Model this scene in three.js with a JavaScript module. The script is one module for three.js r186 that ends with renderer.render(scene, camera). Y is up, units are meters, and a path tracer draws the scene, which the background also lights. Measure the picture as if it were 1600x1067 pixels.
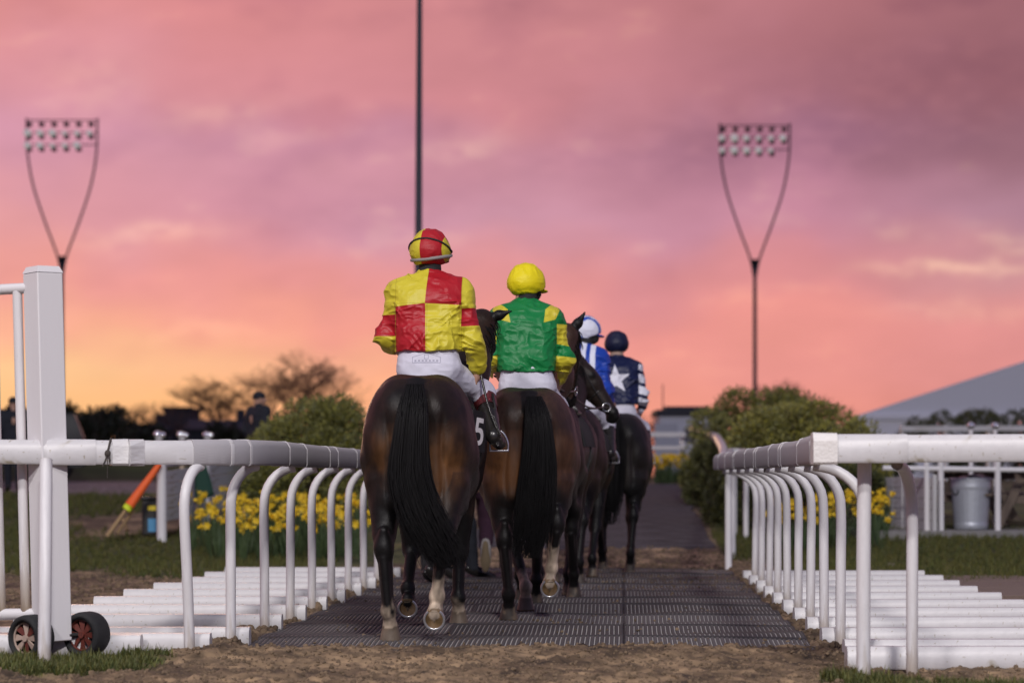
import * as THREE from 'three';
import { mergeGeometries, mergeVertices, toCreasedNormals } from 'three/addons/utils/BufferGeometryUtils.js';
import { RoundedBoxGeometry } from 'three/addons/geometries/RoundedBoxGeometry.js';
import { RectAreaLightUniformsLib } from 'three/addons/lights/RectAreaLightUniformsLib.js';

// ------------------------------------------------------------------ camera, sky, light, exposure
const scene = new THREE.Scene();
const FOC = 3600, HOR = 745, EYE = 0.97;            // focal length and horizon in photo pixels (1600 wide), eye height in metres
const camera = new THREE.PerspectiveCamera(2 * Math.atan(HOR / FOC) * 180 / Math.PI, 1600 / (2 * HOR), 0.5, 6000);
camera.position.set(0, EYE, 0);
camera.setViewOffset(1600, 2 * HOR, 0, 0, 1600, 1067);   // a lens shifted upwards: verticals stay vertical
camera.focus = 13.9; camera.userData.fStop = 2.0;
scene.add(camera);
const renderer = new THREE.WebGLRenderer({ antialias: true });
renderer.toneMapping = THREE.LinearToneMapping;
renderer.toneMappingExposure = 1.0;
renderer.shadowMap.enabled = true;

// seeded random numbers and value noise
function rng(seed) { let a = seed >>> 0; return () => { a = (a + 0x6D2B79F5) >>> 0; let t = a; t = Math.imul(t ^ (t >>> 15), t | 1); t ^= t + Math.imul(t ^ (t >>> 7), t | 61); return ((t ^ (t >>> 14)) >>> 0) / 4294967296; }; }
function hash3(x, y, z) { let h = Math.imul(x, 374761393) ^ Math.imul(y, 668265263) ^ Math.imul(z, 1274126177); h = Math.imul(h ^ (h >>> 13), 1274126177); h ^= h >>> 16; return (h >>> 0) / 4294967296; }
function noise(x, y = 0, z = 0) {
  const ix = Math.floor(x), iy = Math.floor(y), iz = Math.floor(z); let fx = x - ix, fy = y - iy, fz = z - iz;
  fx = fx * fx * (3 - 2 * fx); fy = fy * fy * (3 - 2 * fy); fz = fz * fz * (3 - 2 * fz);
  const l = (a, b, t) => a + (b - a) * t;
  return l(l(l(hash3(ix, iy, iz), hash3(ix + 1, iy, iz), fx), l(hash3(ix, iy + 1, iz), hash3(ix + 1, iy + 1, iz), fx), fy),
    l(l(hash3(ix, iy, iz + 1), hash3(ix + 1, iy, iz + 1), fx), l(hash3(ix, iy + 1, iz + 1), hash3(ix + 1, iy + 1, iz + 1), fx), fy), fz) * 2 - 1;
}
function fbm(x, y = 0, z = 0, o = 4) { let s = 0, a = 0.5; for (let i = 0; i < o; i++) { s += a * noise(x, y, z); x = x * 2.03 + 17.1; y = y * 2.03 + 5.3; z = z * 2.03 + 9.7; a *= 0.5; } return s; }
const clamp = (x, a = 0, b = 1) => Math.min(b, Math.max(a, x));
const lerp = (a, b, t) => a + (b - a) * t;
const sstep = (a, b, x) => { const t = clamp((x - a) / (b - a)); return t * t * (3 - 2 * t); };
const lin = (c) => c <= 0.04045 ? c / 12.92 : ((c + 0.055) / 1.055) ** 2.4;

// the dusk sky: air that runs from orange at the sunset through pink to blue mauve, with long cloud bands.
// The rows are colours of the sky by height (degrees), the columns by azimuth from the view direction (degrees, sunset at about -10).
const STREAKS = [[1480, 425, 150, 9, 0.02, 1.4], [1570, 380, 70, 12, 0.25, 1.0], [1400, 360, 60, 14, 0.1, 0.5], [720, 235, 80, 16, -0.05, 0.7], [240, 372, 130, 14, -0.12, 0.8], [340, 190, 110, 22, -0.25, 0.45], [150, 150, 90, 45, 0.0, 0.35], [330, 520, 120, 20, 0, 0.5], [1500, 490, 160, 16, 0.02, 0.45], [1250, 215, 520, 62, -0.10, -0.17], [1500, 120, 320, 40, 0.1, -0.12], [560, 330, 260, 40, -0.05, -0.10], [760, 30, 300, 20, -0.05, -0.10]];
const SKY = (() => {
  const A = [-180, -110, -60, -30, -12, -7, 0, 7, 12, 30, 60, 110, 180];
  const E = [0, 1.7, 2.6, 3.6, 4.8, 6.4, 8, 9.6, 11.7, 16, 26, 45, 90];
  const T = [
    [[121,116,143],[163,124,143],[225,144,128],[247,154,113],[253,154,108],[250,147,108],[243,142,111],[235,136,115],[229,134,118],[208,132,128],[168,124,143],[128,116,143],[121,116,143]],
    [[128,122,153],[171,128,148],[231,154,138],[253,180,135],[255,194,131],[255,186,131],[247,160,133],[235,150,135],[229,146,137],[208,136,139],[171,126,148],[135,120,151],[128,122,153]],
    [[129,124,158],[173,130,153],[229,154,143],[252,180,143],[255,200,145],[255,188,145],[243,158,143],[233,150,141],[225,146,141],[207,138,145],[171,126,153],[137,122,157],[129,124,158]],
    [[127,124,161],[171,128,155],[225,150,145],[246,168,147],[253,180,149],[249,166,145],[241,155,145],[235,150,143],[227,148,145],[207,138,149],[167,124,155],[135,122,159],[127,124,161]],
    [[123,125,163],[167,129,157],[219,147,151],[237,159,151],[241,161,151],[237,155,151],[231,152,151],[217,141,145],[209,147,150],[195,135,151],[161,125,157],[131,123,163],[123,125,163]],
    [[119,126,166],[163,131,162],[211,147,158],[225,155,160],[227,157,160],[215,149,164],[209,151,168],[199,137,156],[181,133,150],[177,129,152],[155,125,158],[127,125,166],[119,126,166]],
    [[115,124,165],[159,130,163],[207,146,161],[215,152,167],[215,152,171],[213,150,165],[207,144,159],[175,120,139],[155,108,121],[163,122,145],[149,122,159],[121,122,165],[115,124,165]],
    [[111,119,160],[155,125,158],[207,143,156],[219,149,156],[220,149,158],[219,145,152],[209,137,144],[175,115,126],[157,103,112],[159,115,136],[143,117,154],[117,117,160],[111,119,160]],
    [[107,114,156],[149,120,154],[207,138,146],[223,146,146],[225,146,145],[221,142,144],[207,136,140],[181,116,122],[159,104,112],[153,110,130],[139,112,150],[113,112,156],[107,114,156]],
    [[100,108,147],[138,114,147],[186,128,140],[204,134,140],[208,134,140],[204,132,140],[190,124,136],[170,114,126],[154,106,120],[146,106,128],[130,108,144],[106,107,147],[100,108,147]],
    [[96,104,140],[124,110,140],[156,116,136],[172,120,136],[176,120,136],[174,118,136],[164,116,134],[154,112,130],[146,108,126],[136,106,128],[122,106,136],[102,104,140],[96,104,140]],
    [[92,102,132],[108,106,132],[126,110,132],[134,112,132],[136,112,132],[135,112,132],[132,110,130],[128,108,129],[126,108,128],[120,106,128],[112,105,130],[98,103,132],[92,102,132]],
    [[98,104,129],[98,104,129],[98,104,129],[98,104,129],[98,104,129],[98,104,129],[98,104,129],[98,104,129],[98,104,129],[98,104,129],[98,104,129],[98,104,129],[98,104,129]],
  ];
  const seg = (L, v) => { let i = 0; while (i < L.length - 2 && v > L[i + 1]) i++; const t = clamp((v - L[i]) / (L[i + 1] - L[i])); return [i, t * t * (3 - 2 * t) * 0.5 + t * 0.5]; };
  const W = 4096, H = 2048, data = new Float32Array(W * H * 4);
  for (let r = 0; r < H; r++) {
    const el = ((r + 0.5) / H - 0.5) * 180;
    for (let c = 0; c < W; c++) {
      const k = (r * W + c) * 4; let az = ((c + 0.5) / W) * 360 - 90; if (az > 180) az -= 360;
      // clouds: slanting bands, drawn out sideways, finer towards the horizon
      let R, G, B;
      if (el < -0.3) { [R, G, B] = [0.16, 0.11, 0.10]; } else {
        const s = Math.max(el, 0), ca = Math.cos(az * Math.PI / 180), sa = Math.sin(az * Math.PI / 180), q = 40;   // a ring, so that the noise closes
        const nx = ca * q, nz = sa * q;
        const w1 = fbm(nx * 0.42 + 3, s * 0.5 + az * 0.0, nz * 0.42, 3), w2 = fbm(nx * 0.9 + 11, s * 1.15, nz * 0.9 + 4, 4);
        const ds = w1 * 1.2 + w2 * 0.22, da = w1 * 2.0;
        const slant = ca > 0 ? sa * 2.2 : 0;
        const [i, t] = seg(A, clamp(az + da, -180, 180)), [j, u] = seg(E, clamp(s + ds * sstep(0, 4, s) + slant * 0, 0, 90));
        const m = (ch) => lerp(lerp(T[j][i][ch], T[j][i + 1][ch], t), lerp(T[j + 1][i][ch], T[j + 1][i + 1][ch], t), u) / 255;
        R = lin(m(0)); G = lin(m(1)); B = lin(m(2));
        // soft streaks and torn puffs
        const st = fbm(nx * 0.9 + 31, (s - sa * 4.0) * 1.5, nz * 0.9 + 7, 4), pf = fbm(nx * 2.6 + 5, s * 4.2, nz * 2.6 + 2, 4);
        const f1 = 1 + 0.10 * st, glow = sstep(0.3, 0.62, st * 0.95 + pf * 0.4) * sstep(1.5, 4, s) * sstep(26, 9, s);
        const dark = sstep(0.1, 0.5, fbm(nx * 0.5 + 51, (s - sa * 5) * 0.55, nz * 0.5 + 17, 4)) * sstep(3, 7, s);
        R *= f1 * (1 - 0.12 * dark); G *= f1 * (1 - 0.14 * dark); B *= (1 + 0.10 * st) * (1 - 0.09 * dark);
        R = lerp(R, R * 1.12 + 0.05, glow * 0.28); G = lerp(G, G * 1.3 + 0.04, glow * 0.28); B = lerp(B, B * 1.05 + 0.015, glow * 0.28);
      }
      if (el > 0.5 && el < 30) for (const [px, py, L, Th, sl, amp] of STREAKS) { // single long clouds: lit cream edges and grey-mauve rain bands
        const ax = (az - (px - 800) / 62.83) * 62.83, ay = (745 - py) / 62.83; if (Math.abs(ax) > L * 1.6) continue;
        const wob = 26 * fbm(az * 0.9 + px, el * 0.7, 5, 4), dy = (el - ay) * 62.83 + ax * sl + wob, q = Math.exp(-((ax / L) ** 2) * 1.6 - (dy / Th) ** 2) * clamp(0.75 + 1.1 * fbm(az * 2.2 + py, el * 5, 9, 4));
        if (amp > 0) { R += amp * q * 0.20; G += amp * q * 0.17; B += amp * q * 0.08; } else { R *= 1 + amp * q; G *= 1 + amp * q * 1.05; B *= 1 + amp * q * 0.75; }
      }
      data[k] = R; data[k + 1] = G; data[k + 2] = B; data[k + 3] = 1;
    }
  }
  const t = new THREE.DataTexture(data, W, H, THREE.RGBAFormat, THREE.FloatType);
  t.mapping = THREE.EquirectangularReflectionMapping; t.magFilter = THREE.LinearFilter; t.minFilter = THREE.LinearFilter; t.needsUpdate = true;
  return t;
})();
scene.background = SKY; scene.environment = SKY;

// the sun is just below the skyline at the left: only a weak, wide glow is left of it
const sun = new THREE.DirectionalLight(new THREE.Color(1.0, 0.62, 0.38), 0.35);
sun.position.set(-18, 4.2, -98); sun.target.position.set(0, 0, 0); sun.shadow.radius = 24; sun.castShadow = true;
sun.shadow.camera.left = sun.shadow.camera.bottom = -60; sun.shadow.camera.right = sun.shadow.camera.top = 60; sun.shadow.camera.far = 400;
scene.add(sun, sun.target);

// the lit floodlight head behind the camera (its mast is built with the others): the light of the racecourse on rails and riders
RectAreaLightUniformsLib.init();
const FLOOD = new THREE.Vector3(5.5, 24.5, 23), FLOOD_AIM = new THREE.Vector3(0, 0.6, -17);
const flood = new THREE.RectAreaLight(new THREE.Color(1.0, 0.945, 0.93), 545, 4.6, 1.5);
flood.position.copy(FLOOD); flood.lookAt(FLOOD_AIM);
const FLOOD2 = new THREE.Vector3(-15, 24.5, 13), flood2 = new THREE.RectAreaLight(new THREE.Color(1.0, 0.945, 0.93), 275, 4.6, 1.5);   // a second one, to the left: the rails show two shadows
flood2.position.copy(FLOOD2); flood2.lookAt(FLOOD_AIM);
scene.add(flood2);
scene.add(flood);
// ------------------------------------------------------------------ helpers
const V = (x, y, z) => new THREE.Vector3(x, y, z);
const X = (px, d) => (px - 800) / FOC * d;                     // metres to the right at distance d for a photo column
const Yp = (py, d) => EYE - (py - HOR) / FOC * d;              // height at distance d for a photo row
const GU = V(0.0483, 0, -1).normalize();                       // direction of the walkway
// height of the ground: level to 26 m, then a ramp, then level
function H(x, d) {
  let h = 0.82 * sstep(24.5, 29, d) * clamp((d - 25.2) / 20) + 0.06 * sstep(45, 70, d);
  h += 0.10 * sstep(3.6, 5.2, x) * sstep(21, 27, d) * sstep(60, 40, d);
  return h;
}
const names = new Map();
function numbered(n) { const k = names.get(n) ?? 0; names.set(n, k + 1); return k ? `${n}_${String(k).padStart(3, '0')}` : n; }
function shadowed(o) { o.traverse((m) => { if (m.isMesh) { m.castShadow = true; m.receiveShadow = true; } }); return o; }
function tag(o, label, category, group, kind) { if (label) o.userData.label = label; if (category) o.userData.category = category; if (group) o.userData.group = group; if (kind) o.userData.kind = kind; return o; }
function thing(name, label, category, pos = [0, 0, 0], turn = 0, group) { const o = new THREE.Group(); o.name = numbered(name); o.position.set(...pos); o.rotation.y = turn; scene.add(o); return tag(o, label, category, group); }
function part(name, geo, mat, parent) { const m = new THREE.Mesh(geo, mat); m.name = name; m.castShadow = m.receiveShadow = true; parent.add(m); return m; }
function solid(name, geo, mat, label, category, group) { const m = part(numbered(name), geo, mat, scene); return tag(m, label, category, group); }
function struct(name, geo, mat, label) { const m = part(numbered(name), geo, mat, scene); tag(m, label, undefined, undefined, 'structure'); return m; }
function copyOf(o, label) { const c = o.clone(); c.name = numbered(o.name.replace(/_\d{3}$/, '')); c.userData = { ...o.userData }; if (label) c.userData.label = label; scene.add(c); return c; }
const merge = (list) => { const l = list.map((g) => { const h = g.index ? g.toNonIndexed() : g; for (const k of Object.keys(h.attributes)) if (!['position', 'normal', 'uv', 'color'].includes(k)) h.deleteAttribute(k); return h; });
  for (const k of ['uv', 'color']) if (!l.every((g) => g.attributes[k])) l.forEach((g) => g.deleteAttribute(k));
  return mergeGeometries(l); };
const mv = (g, x, y, z) => g.translate(x, y, z);
const bx = (w, h, d, x = 0, y = 0, z = 0, r = 0) => (r ? new RoundedBoxGeometry(w, h, d, 2, r) : new THREE.BoxGeometry(w, h, d)).translate(x, y, z);
function boxBetween(a, b, w, h, r = 0.004) { // a beam of width w and height h from a to b
  const L = a.distanceTo(b), g = new RoundedBoxGeometry(w, h, L, 2, Math.min(r, w / 2.2, h / 2.2)), m = new THREE.Matrix4().lookAt(b, a, Math.abs(b.y - a.y) > 0.95 * L ? V(0, 0, 1) : V(0, 1, 0)), c = a.clone().add(b).multiplyScalar(0.5);
  return g.applyMatrix4(m.setPosition(c));
}
function tube(pts, r, seg = 12, rad = 8, r2) { // tapered tube along a smooth curve, closed ends
  const curve = pts.length === 2 ? new THREE.LineCurve3(pts[0], pts[1]) : new THREE.CatmullRomCurve3(pts, false, 'centripetal');
  const fr = curve.computeFrenetFrames(seg, false), pos = [], idx = [], uv = [];
  for (let i = 0; i <= seg; i++) { const p = curve.getPointAt(i / seg), rr = typeof r === 'function' ? r(i / seg) : lerp(r, r2 ?? r, i / seg);
    for (let j = 0; j <= rad; j++) { const a = j / rad * Math.PI * 2, n = fr.normals[i], b = fr.binormals[i], c = Math.cos(a) * rr, s = Math.sin(a) * rr;
      pos.push(p.x + n.x * c + b.x * s, p.y + n.y * c + b.y * s, p.z + n.z * c + b.z * s); uv.push(j / rad, i / seg); } }
  const w = rad + 1;
  for (let i = 0; i < seg; i++) for (let j = 0; j < rad; j++) { const a = i * w + j, b = a + 1, c = a + w, e = c + 1; idx.push(a, c, b, b, c, e); }
  for (const [i, flip] of [[0, 0], [seg, 1]]) { const p = curve.getPointAt(i / seg), k = pos.length / 3; pos.push(p.x, p.y, p.z); uv.push(0.5, i / seg); for (let j = 0; j < rad; j++) flip ? idx.push(k, i * w + j, i * w + j + 1) : idx.push(k, i * w + j + 1, i * w + j); }
  const g = new THREE.BufferGeometry(); g.setAttribute('position', new THREE.Float32BufferAttribute(pos, 3)); g.setAttribute('uv', new THREE.Float32BufferAttribute(uv, 2)); g.setIndex(idx);
  // outward faces
  g.computeVertexNormals(); const q = V(pos[0], pos[1], pos[2]).sub(curve.getPointAt(0)), n0 = g.attributes.normal; if (q.x * n0.getX(0) + q.y * n0.getY(0) + q.z * n0.getZ(0) < 0) { const ix = g.index.array; for (let i = 0; i < ix.length; i += 3) { const t = ix[i]; ix[i] = ix[i + 1]; ix[i + 1] = t; } g.computeVertexNormals(); }
  return g;
}
// sweep a closed outline (pairs: sideways, up) along points, kept upright; ends capped; flat-shaded at the outline's corners
function sweep(outline, pts, cap = true, tans = null) {
  const n = outline.length, pos = [], fr = pts.map((p, i) => { const t = tans ? tans[i] : (pts[Math.min(i + 1, pts.length - 1)].clone().sub(pts[Math.max(i - 1, 0)])).setY(0).normalize(); const s = V(-t.z, 0, t.x); // sideways to the right of travel
    let k = 1; if (i > 0 && i < pts.length - 1) { const a = p.clone().sub(pts[i - 1]).setY(0).normalize(); k = 1 / Math.max(0.5, a.dot(t)); } return [p, s.multiplyScalar(k)]; });
  const at = (i, j) => { const [p, s] = fr[i], [u, v] = outline[(j + n) % n]; return [p.x + s.x * u, p.y + v, p.z + s.z * u]; };
  const quad = (a, b, c, d) => pos.push(...a, ...b, ...c, ...a, ...c, ...d);
  for (let i = 0; i < pts.length - 1; i++) for (let j = 0; j < n; j++) quad(at(i, j), at(i + 1, j), at(i + 1, j + 1), at(i, j + 1));
  if (cap) for (const [i, f] of [[0, 1], [pts.length - 1, 0]]) for (let j = 1; j < n - 1; j++) f ? pos.push(...at(i, 0), ...at(i, j), ...at(i, j + 1)) : pos.push(...at(i, 0), ...at(i, j + 1), ...at(i, j));
  let g = new THREE.BufferGeometry(); g.setAttribute('position', new THREE.Float32BufferAttribute(pos, 3));
  const uv = new Float32Array(pos.length / 3 * 2); for (let i = 0; i < uv.length / 2; i++) { uv[2 * i] = pos[3 * i] + pos[3 * i + 2]; uv[2 * i + 1] = pos[3 * i + 1]; } g.setAttribute('uv', new THREE.BufferAttribute(uv, 2));
  return toCreasedNormals(g, 0.7);
}
function spline(list, n) { return new THREE.CatmullRomCurve3(list.map(([x, y, d]) => V(x, y, -d)), false, 'centripetal').getSpacedPoints(n); }
// loft: rings of points
function loft(rings, capA = true, capB = true) {
  const n = rings[0].length, pos = [], uv = [], idx = []; rings.forEach((r, i) => { for (let j = 0; j <= n; j++) { const p = r[j % n]; pos.push(p.x, p.y, p.z); uv.push(j / n, i / (rings.length - 1)); } });
  for (let i = 0; i < rings.length - 1; i++) for (let j = 0; j < n; j++) { const a = i * (n + 1) + j, b = a + 1, c = a + n + 1, e = c + 1; idx.push(a, b, c, b, e, c); }
  const cap = (i, f) => { const k = pos.length / 3, c = rings[i].reduce((s, p) => s.add(p), V(0, 0, 0)).multiplyScalar(1 / n); pos.push(c.x, c.y, c.z); uv.push(0.5, i ? 1 : 0); for (let j = 0; j < n; j++) f ? idx.push(k, i * (n + 1) + j + 1, i * (n + 1) + j) : idx.push(k, i * (n + 1) + j, i * (n + 1) + j + 1); };
  if (capA) cap(0, 1); if (capB) cap(rings.length - 1, 0);
  const g = new THREE.BufferGeometry(); g.setAttribute('position', new THREE.Float32BufferAttribute(pos, 3)); g.setAttribute('uv', new THREE.Float32BufferAttribute(uv, 2)); g.setIndex(idx); g.computeVertexNormals(); return g;
}
// textures
function greyTex(n, f, rep = [1, 1]) { const a = new Uint8Array(n * n * 4); for (let j = 0; j < n; j++) for (let i = 0; i < n; i++) { const v = clamp(f(i / n, j / n)) * 255, k = (j * n + i) * 4; a[k] = a[k + 1] = a[k + 2] = v; a[k + 3] = 255; }
  const t = new THREE.DataTexture(a, n, n); t.wrapS = t.wrapT = THREE.RepeatWrapping; t.magFilter = THREE.LinearFilter; t.minFilter = THREE.LinearMipmapLinearFilter; t.generateMipmaps = true; t.repeat.set(...rep); t.needsUpdate = true; return t; }
function colTex(n, f, rep = [1, 1]) { const a = new Uint8Array(n * n * 4); for (let j = 0; j < n; j++) for (let i = 0; i < n; i++) { const c = f(i / n, j / n), k = (j * n + i) * 4; a[k] = clamp(c[0]) * 255; a[k + 1] = clamp(c[1]) * 255; a[k + 2] = clamp(c[2]) * 255; a[k + 3] = 255; }
  const t = new THREE.DataTexture(a, n, n); t.colorSpace = THREE.SRGBColorSpace; t.wrapS = t.wrapT = THREE.RepeatWrapping; t.magFilter = THREE.LinearFilter; t.repeat.set(...rep); t.needsUpdate = true; return t; }
// noise that tiles over the unit square with period n
const tnoise = (u, v, n, s = 0) => { const x = u * n, y = v * n, ix = Math.floor(x), iy = Math.floor(y); let fx = x - ix, fy = y - iy; fx = fx * fx * (3 - 2 * fx); fy = fy * fy * (3 - 2 * fy); const w = (a) => ((a % n) + n) % n; const h = (a, b) => hash3(w(a), w(b), s); return lerp(lerp(h(ix, iy), h(ix + 1, iy), fx), lerp(h(ix, iy + 1), h(ix + 1, iy + 1), fx), fy); };
const tfbm = (u, v, n, s = 0, o = 4) => { let a = 0.5, r = 0; for (let i = 0; i < o; i++) { r += a * tnoise(u, v, n, s + i); n *= 2; a *= 0.5; } return r; };
const mat = (rgb, rough = 0.7, o = {}) => { const m = new THREE.MeshPhysicalMaterial({ roughness: rough, side: THREE.DoubleSide, ...o }); m.color.setRGB(...rgb); return m; };

// ---- meshing of distance fields: tapered capsules and ellipsoids joined by a smooth minimum, meshed with surface nets
const cone = (a, b, ra, rb, k = 0.05, t = '') => ({ a, b, ra, rb, k, t, d: [b[0] - a[0], b[1] - a[1], b[2] - a[2]], l: (b[0] - a[0]) ** 2 + (b[1] - a[1]) ** 2 + (b[2] - a[2]) ** 2 || 1e-9 });
const ell = (c, r, k = 0.05, t = '') => ({ c, r, k, t });
function pdist(p, x, y, z) {
  if (p.c) { const ex = (x - p.c[0]) / p.r[0], ey = (y - p.c[1]) / p.r[1], ez = (z - p.c[2]) / p.r[2], k0 = Math.sqrt(ex * ex + ey * ey + ez * ez), gx = ex / p.r[0], gy = ey / p.r[1], gz = ez / p.r[2], k1 = Math.sqrt(gx * gx + gy * gy + gz * gz); return k1 < 1e-6 ? -Math.min(...p.r) : k0 * (k0 - 1) / k1; }
  const px = x - p.a[0], py = y - p.a[1], pz = z - p.a[2], t = clamp((px * p.d[0] + py * p.d[1] + pz * p.d[2]) / p.l), qx = px - p.d[0] * t, qy = py - p.d[1] * t, qz = pz - p.d[2] * t;
  let d = Math.sqrt(qx * qx + qy * qy + qz * qz) - (p.ra + (p.rb - p.ra) * t);
  if (p.cut) d = Math.max(d, (x - p.cut[0]) * p.cut[3] + (y - p.cut[1]) * p.cut[4] + (z - p.cut[2]) * p.cut[5]);
  return d;
}
function field(prims, extra) { return (x, y, z) => { let s = 1e3; for (const p of prims) { const d = pdist(p, x, y, z); if (d > s + p.k) continue; const h = Math.max(p.k - Math.abs(s - d), 0) / p.k; s = Math.min(s, d) - h * h * p.k * 0.25; } return extra ? extra(s, x, y, z) : s; }; }
function boundsOf(prims, m = 0.06) { const lo = [1e9, 1e9, 1e9], hi = [-1e9, -1e9, -1e9]; for (const p of prims) for (const [q, r] of p.c ? [[p.c, p.r]] : [[p.a, [p.ra, p.ra, p.ra]], [p.b, [p.rb, p.rb, p.rb]]]) for (let i = 0; i < 3; i++) { lo[i] = Math.min(lo[i], q[i] - r[i] - m); hi[i] = Math.max(hi[i], q[i] + r[i] + m); } return [lo, hi]; }
function netMesh(f, [lo, hi], h) {
  const n = [0, 1, 2].map((i) => Math.ceil((hi[i] - lo[i]) / h) + 2), [nx, ny, nz] = n, F = new Float32Array(nx * ny * nz).fill(9), B = 6;
  for (let bz = 0; bz < nz; bz += B) for (let by = 0; by < ny; by += B) for (let bx_ = 0; bx_ < nx; bx_ += B) {
    const c = f(lo[0] + (bx_ + B / 2) * h, lo[1] + (by + B / 2) * h, lo[2] + (bz + B / 2) * h);
    if (Math.abs(c) > B * h * 1.05 + 0.02) { if (c < 0) for (let z = bz; z < Math.min(bz + B, nz); z++) for (let y = by; y < Math.min(by + B, ny); y++) for (let x = bx_; x < Math.min(bx_ + B, nx); x++) F[x + nx * (y + ny * z)] = -9; continue; }
    for (let z = bz; z < Math.min(bz + B, nz); z++) for (let y = by; y < Math.min(by + B, ny); y++) for (let x = bx_; x < Math.min(bx_ + B, nx); x++) F[x + nx * (y + ny * z)] = f(lo[0] + x * h, lo[1] + y * h, lo[2] + z * h);
  }
  const id = new Int32Array(nx * ny * nz).fill(-1), pos = [], idx = [];
  const E = [[0, 1], [2, 3], [4, 5], [6, 7], [0, 2], [1, 3], [4, 6], [5, 7], [0, 4], [1, 5], [2, 6], [3, 7]];
  for (let z = 0; z < nz - 1; z++) for (let y = 0; y < ny - 1; y++) for (let x = 0; x < nx - 1; x++) {
    const o = x + nx * (y + ny * z), v = [F[o], F[o + 1], F[o + nx], F[o + nx + 1], F[o + nx * ny], F[o + nx * ny + 1], F[o + nx * ny + nx], F[o + nx * ny + nx + 1]];
    let m = 0; for (let i = 0; i < 8; i++) if (v[i] < 0) m |= 1 << i; if (m === 0 || m === 255) continue;
    let sx = 0, sy = 0, sz = 0, c = 0;
    for (const [a, b] of E) if ((v[a] < 0) !== (v[b] < 0)) { const t = clamp(v[a] / (v[a] - v[b])); sx += (a & 1) + ((b & 1) - (a & 1)) * t; sy += ((a >> 1) & 1) + (((b >> 1) & 1) - ((a >> 1) & 1)) * t; sz += ((a >> 2) & 1) + (((b >> 2) & 1) - ((a >> 2) & 1)) * t; c++; }
    id[o] = pos.length / 3; pos.push(lo[0] + (x + sx / c) * h, lo[1] + (y + sy / c) * h, lo[2] + (z + sz / c) * h);
  }
  const st = [1, nx, nx * ny];
  for (let z = 1; z < nz - 1; z++) for (let y = 1; y < ny - 1; y++) for (let x = 1; x < nx - 1; x++) {
    const o = x + nx * (y + ny * z);
    for (let a = 0; a < 3; a++) { const q = o + st[a]; if ((F[o] < 0) === (F[q] < 0)) continue; const u = st[(a + 1) % 3], w = st[(a + 2) % 3], A = id[o - u - w], Bq = id[o - w], C = id[o], D = id[o - u]; if (A < 0 || Bq < 0 || C < 0 || D < 0) continue; F[o] < 0 ? idx.push(A, Bq, C, A, C, D) : idx.push(A, C, Bq, A, D, C); }
  }
  const N = new Float32Array(pos.length), e = h * 0.6;
  for (let i = 0; i < pos.length; i += 3) {
    let [x, y, z] = [pos[i], pos[i + 1], pos[i + 2]], gx, gy, gz, l;
    for (let s = 0; s < 2; s++) { gx = f(x + e, y, z) - f(x - e, y, z); gy = f(x, y + e, z) - f(x, y - e, z); gz = f(x, y, z + e) - f(x, y, z - e); l = Math.hypot(gx, gy, gz) || 1; gx /= l; gy /= l; gz /= l; if (!s) { const d = clamp(f(x, y, z), -h * 0.5, h * 0.5); x -= gx * d; y -= gy * d; z -= gz * d; } }
    pos[i] = x; pos[i + 1] = y; pos[i + 2] = z; N[i] = gx; N[i + 1] = gy; N[i + 2] = gz;
  }
  const g = new THREE.BufferGeometry(); g.setAttribute('position', new THREE.Float32BufferAttribute(pos, 3)); g.setAttribute('normal', new THREE.BufferAttribute(N, 3)); g.setIndex(idx); return g;
}
// bodies are laid out as (right, up, forward); forward is -z
const flipZ = (g) => { const p = g.attributes.position, n = g.attributes.normal; for (let i = 0; i < p.count; i++) { p.setZ(i, -p.getZ(i)); n.setZ(i, -n.getZ(i)); } const x = g.index.array; for (let i = 0; i < x.length; i += 3) { const t = x[i]; x[i] = x[i + 1]; x[i + 1] = t; } return g; };
function paint(g, f) { const p = g.attributes.position, c = new Float32Array(p.count * 3); for (let i = 0; i < p.count; i++) { const q = f(p.getX(i), p.getY(i), p.getZ(i)); c[3 * i] = q[0]; c[3 * i + 1] = q[1]; c[3 * i + 2] = q[2]; } g.setAttribute('color', new THREE.BufferAttribute(c, 3)); return g; }
function planar(g, f) { const p = g.attributes.position, c = new Float32Array(p.count * 2); for (let i = 0; i < p.count; i++) { const q = f(p.getX(i), p.getY(i), p.getZ(i)); c[2 * i] = q[0]; c[2 * i + 1] = q[1]; } g.setAttribute('uv', new THREE.BufferAttribute(c, 2)); return g; }
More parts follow.
